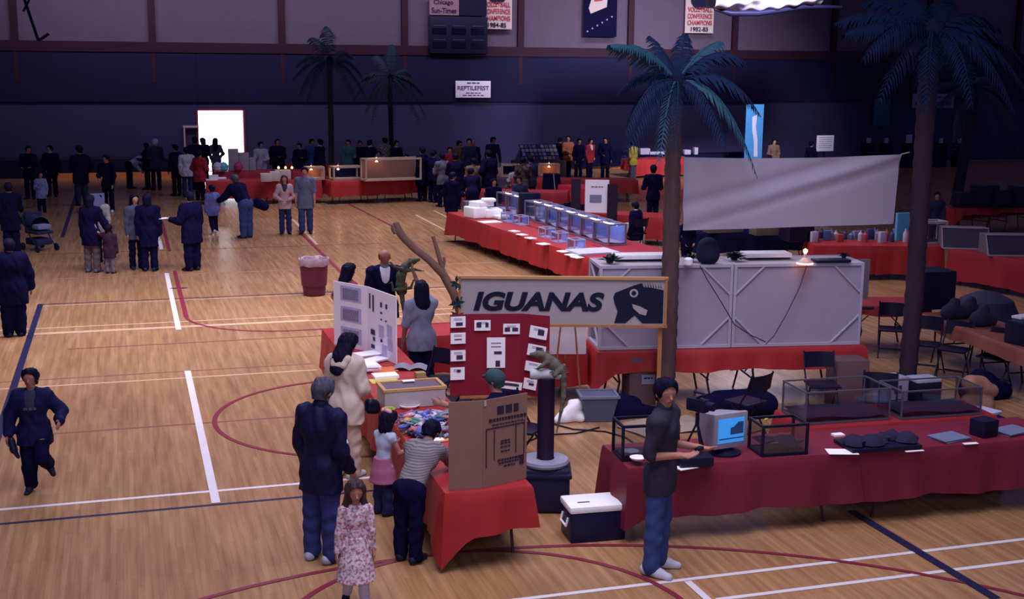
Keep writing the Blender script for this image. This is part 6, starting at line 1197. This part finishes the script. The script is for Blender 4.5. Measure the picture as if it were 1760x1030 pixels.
pf('man in grey blue shirt and jeans walking beside the pink jacket', 526, 402, 168, 1.75, top=mat('grey_blue_shirt', (.105, .12, .21), .85), tt=.026, sleeve=.95, hem=.10, bot=JEAN, bt=.022, lR=((.03, .12, -1), (0, -.05, -1)), lL=((-.04, -.05, -1), (0, -.2, -1)), hair=HAIRB, bulk=1.1, face_detail=True)
pf('figure in dark clothes at the left frame edge', 26, 578, 10, 1.62, top=BLACK, tt=.045, hem=.14, bot=BLACK, bt=.03, bulk=1.3, aR=((.35, .1, -1), (.1, .15, -1)), hair=HAIRB)
pf('parent in dark clothes behind the stroller at the left edge', 22, 440, 10, 1.70, top=BLACK, tt=.04, hem=.12, bot=BLACK, bt=.026, aR=((.1, .5, -.8), (.2, .8, -.3)))
# ------------------------------------------------------------------ far crowd
def cs(name, c): return mat(name, c, .8)
C_ = dict(k=BLACK, g=cs('crowd_grey', (.10, .09, .14)), w=cs('crowd_white', (.50, .48, .62)), b=cs('crowd_blue', (.03, .06, .22)), r=cs('crowd_red', (.30, .02, .035)), t=cs('crowd_tan', (.16, .09, .07)), n=cs('crowd_navy', (.018, .022, .07)), c=cs('crowd_teal', (.04, .13, .16)), o=cs('crowd_orange', (.38, .12, .06)), y=cs('crowd_yellow', (.42, .33, .05)), p=patmat('crowd_plaid', (.10, .08, .09), (.34, .28, .26), 'plaid', 16), j=JEAND, l=cs('crowd_light_blue', (.20, .26, .48)), m=patmat('crowd_camo', (.03, .025, .03), (.12, .08, .07), 'spots', 9))
def far(label, px, Y, face, h, tc, bc, **k):
    r2 = random.Random(int(px*7+Y)); k.setdefault('head', (r2.uniform(-35, 35), r2.uniform(-14, 6))); k.setdefault('twist', r2.uniform(-.3, .3))
    def arm_(s):
        q = r2.random()
        if q < .45: return ((s*r2.uniform(.1, .25), r2.uniform(-.1, .15), -1), (s*-.05, r2.uniform(.1, .4), -1))
        if q < .8: return ((s*.2, r2.uniform(.0, .3), -1), (s*-.45, .9, r2.uniform(-.3, .3)))
        return ((s*.4, -.2, -1), (s*-.5, .5, -.8))
    k.setdefault('aR', arm_(1)); k.setdefault('aL', arm_(-1)); k.setdefault('bulk', r2.uniform(.92, 1.1)); face += r2.uniform(-25, 25)
    k.setdefault('hem', r2.choice((.03, .06, .1)))
    return person(label, atp(px, Y, 290), face, h, k.pop('res', .018), top=C_[tc], bot=C_[bc], tt=k.pop('tt', .024), **k)
far('far figure in black behind the stroller by the left wall', 50, 44, 170, 1.72, 'k', 'k'); far('far child in pale blue jacket at the left', 68, 40.0, 190, 1.2, 'l', 'k')
far('far figure in dark clothes with light collar near the left wall', 88, 44.5, 200, 1.70, 'k', 'k', collar=C_['w']); far('far man in dark jacket and blue jeans standing with legs apart', 138, 41.6, 5, 1.86, 'k', 'n', bt=.03, bulk=1.2)
far('far figure in black with white shoes on the dark floor', 184, 39.6, 178, 1.72, 'k', 'k', shoe=SHOEW); far('far person in white shirt bending at the left wall', 222, 47, -80, 1.65, 'w', 'k', lean=(0, .9, .35)); far('far person in grey blue jacket and pale cap near the left wall', 268, 46, 20, 1.80, 'n', 'k', hair=C_['w'], hstyle='cap')
far('far dark haired person facing left beside the pale cap', 253, 46.5, 80, 1.62, 'k', 'k', hstyle='long', fem=True); far('far figure in dark coat left of the white shirt', 303, 44, 10, 1.72, 'k', 'k', hem=.14); far('far person in white shirt and jeans left of the doorway', 321, 43.5, -20, 1.66, 'w', 'j'); far('tall far figure in black at the left door edge', 337, 46, 10, 1.86, 'k', 'k')
far('person in red shirt at the left end of the red tables', 343, 42.4, -30, 1.62, 'r', 'k', tt=.04, hem=.1, bulk=1.15); far('far figure in dark coat against the doorway edge', 351, 48, 0, 1.70, 'k', 'k', hstyle='bob'); far('far person with long hair silhouetted in the bright doorway', 372, 48.5, 10, 1.66, 'g', 'k', hstyle='long', fem=True)
far('far person draped in white and teal right of the doorway', 449, 46, 180, 1.66, 'w', 'k', collar=C_['c']); far('broad far figure in black right of the doorway', 478, 46.2, 180, 1.74, 'k', 'k', bulk=1.4); far('far dark figure behind the pink jacket', 516, 46, 180, 1.62, 'k', 'k', collar=C_['o']); far('far person in royal blue shirt', 536, 46.6, 180, 1.72, 'b', 'j'); far('far figure in black with white collar by the thin palm trunk', 551, 45.4, 20, 1.78, 'k', 'j', collar=C_['w'])
far('far person in teal hood behind the cages', 599, 46, 180, 1.72, 'c', 'k'); far('far dark figure behind the small lit cage, left', 618, 46.3, 170, 1.66, 'k', 'k'); far('far dark figure with cream sleeve behind the lit cages', 636, 45.8, -30, 1.70, 'k', 'k', collar=CREAM); far('far child in pale blue behind the long cage', 652, 45.2, 180, 1.35, 'l', 'k'); far('far person in beige plaid shirt', 662, 46.2, 10, 1.76, 'p', 'k'); far('far person with white scarf behind the long cage', 681, 46.0, 180, 1.66, 'k', 'k', collar=C_['w'])
far('far child in red behind the right end of the long cage', 699, 44.6, 180, 1.25, 'r', 'k')
far('tall man in black coat with back to us beside the long cage', 726, 40.6, 10, 1.78, 'k', 'k', hem=.2, bulk=1.15, tt=.04); far('figure in dark clothes in the crowd, turned right', 744, 40.2, -60, 1.70, 'k', 'k'); far('person in grey jacket with back to us in the crowd', 761, 38.9, 10, 1.70, 'g', 'k', tt=.03); far('dark figure between the grey jacket and navy coat', 783, 38.2, 0, 1.74, 'k', 'k', bulk=1.15); far('person in orange brown top behind the crowd', 788, 44.8, 190, 1.72, 't', 'k'); far('tall person in navy sweater behind the crowd', 806, 43.6, 190, 1.86, 'n', 'k', bulk=1.2)
far('person with white hair behind the crowd', 813, 45.4, 190, 1.70, 'k', 'k', hair=C_['w']); far('person in tan jacket with back to us in the crowd', 814, 37.8, 10, 1.62, 't', 'j'); far('tall figure in long dark coat right in the crowd', 841, 37.8, 15, 1.86, 'k', 'k', hem=.2, bulk=1.15, tt=.04); far('far person in dark top behind the wood framed cages', 846, 45.5, 180, 1.80, 'n', 'k'); far('red clad figure behind the crowd', 773, 43, 180, 1.62, 'r', 'k')
far('person in black leaning at the far corner of the red run', 776, 32.9, -70, 1.62, 'k', 'k', tt=.04, hem=.14); far('seated vendor with large dark hair behind the blue tanks', 848, 34.8, 185, 1.62, 'k', 'k', hip=.46, lL=((-.1, 1, -.05), (0, .1, -1)), lR=((.1, 1, -.05), (0, .1, -1)), hair=HAIRB, hstyle='bob'); far('dark figure bending over the red run', 812, 35.0, -30, 1.60, 'k', 'k', lean=(0, .5, .85)); far('vendor in navy behind the blue tanks', 893, 33.9, 160, 1.40, 'n', 'k')
far('seated person in white shirt among the wood framed cages', 884, 40.6, 30, 1.30, 'w', 'k', hip=.44, lL=((-.1, 1, -.1), (0, .1, -1)), lR=((.1, 1, -.1), (0, .1, -1))); far('person in mottled brown clothes between the cages', 899, 37.5, 10, 1.66, 'm', 'm'); far('dark figure right of the mottled clothes', 913, 37.9, 0, 1.66, 'n', 'k')
far('far vendor in orange beside the card rack', 975, 47.5, 180, 1.70, 'o', 'k', bulk=1.1); far('far dark figure left of the rose shirt', 994, 46.4, 180, 1.66, 'k', 'k'); far('far person in rose and white shirt', 1013, 46.8, 190, 1.64, 'r', 'k', inner=C_['w']); far('far dark figure behind the vendor display', 1040, 46.5, 170, 1.70, 'k', 'k'); far('far person in navy bending at the vendor table', 961, 47.8, -30, 1.62, 'k', 'k')
far('far person in yellow shirt and grey trousers', 1088, 44.4, 25, 1.70, 'y', 'g'); far('seated visitor in black with teal bag by the far red table', 1096, 28.6, 15, 1.5, 'k', 'c', hip=.46, lL=((-.1, 1, -.1), (0, .1, -1)), lR=((.1, 1, -.1), (0, .1, -1)), collar=C_['w'], tt=.05, bulk=1.2); far('standing figure in dark jacket with yellow collar left of the big palm', 1124, 32.6, 30, 1.76, 'k', 'k', collar=C_['y'])
far('dark figure in black by the right screen tanks', 1614, 27.6, 190, 1.40, 'n', 'k'); far('dark figure behind the cages left of the pot', 1185, 25.2, 180, 1.30, 'k', 'k'); far('far figure in tan top right of the blue banner', 1328, 46, 180, 1.6, 't', 'k'); far('far dark figure holding the white notice board', 1392, 44.2, -40, 1.62, 'k', 'k')

for l_, px, Y, rz_ in (('black folding chair under the seated vendor behind the blue tanks', 848, 34.8, PI), ('black folding chair under the seated white shirt', 884, 40.6, .5), ('black folding chair under the seated visitor', 1096, 28.6, .2)): chair(l_, atp(px, Y, 290), rz_)
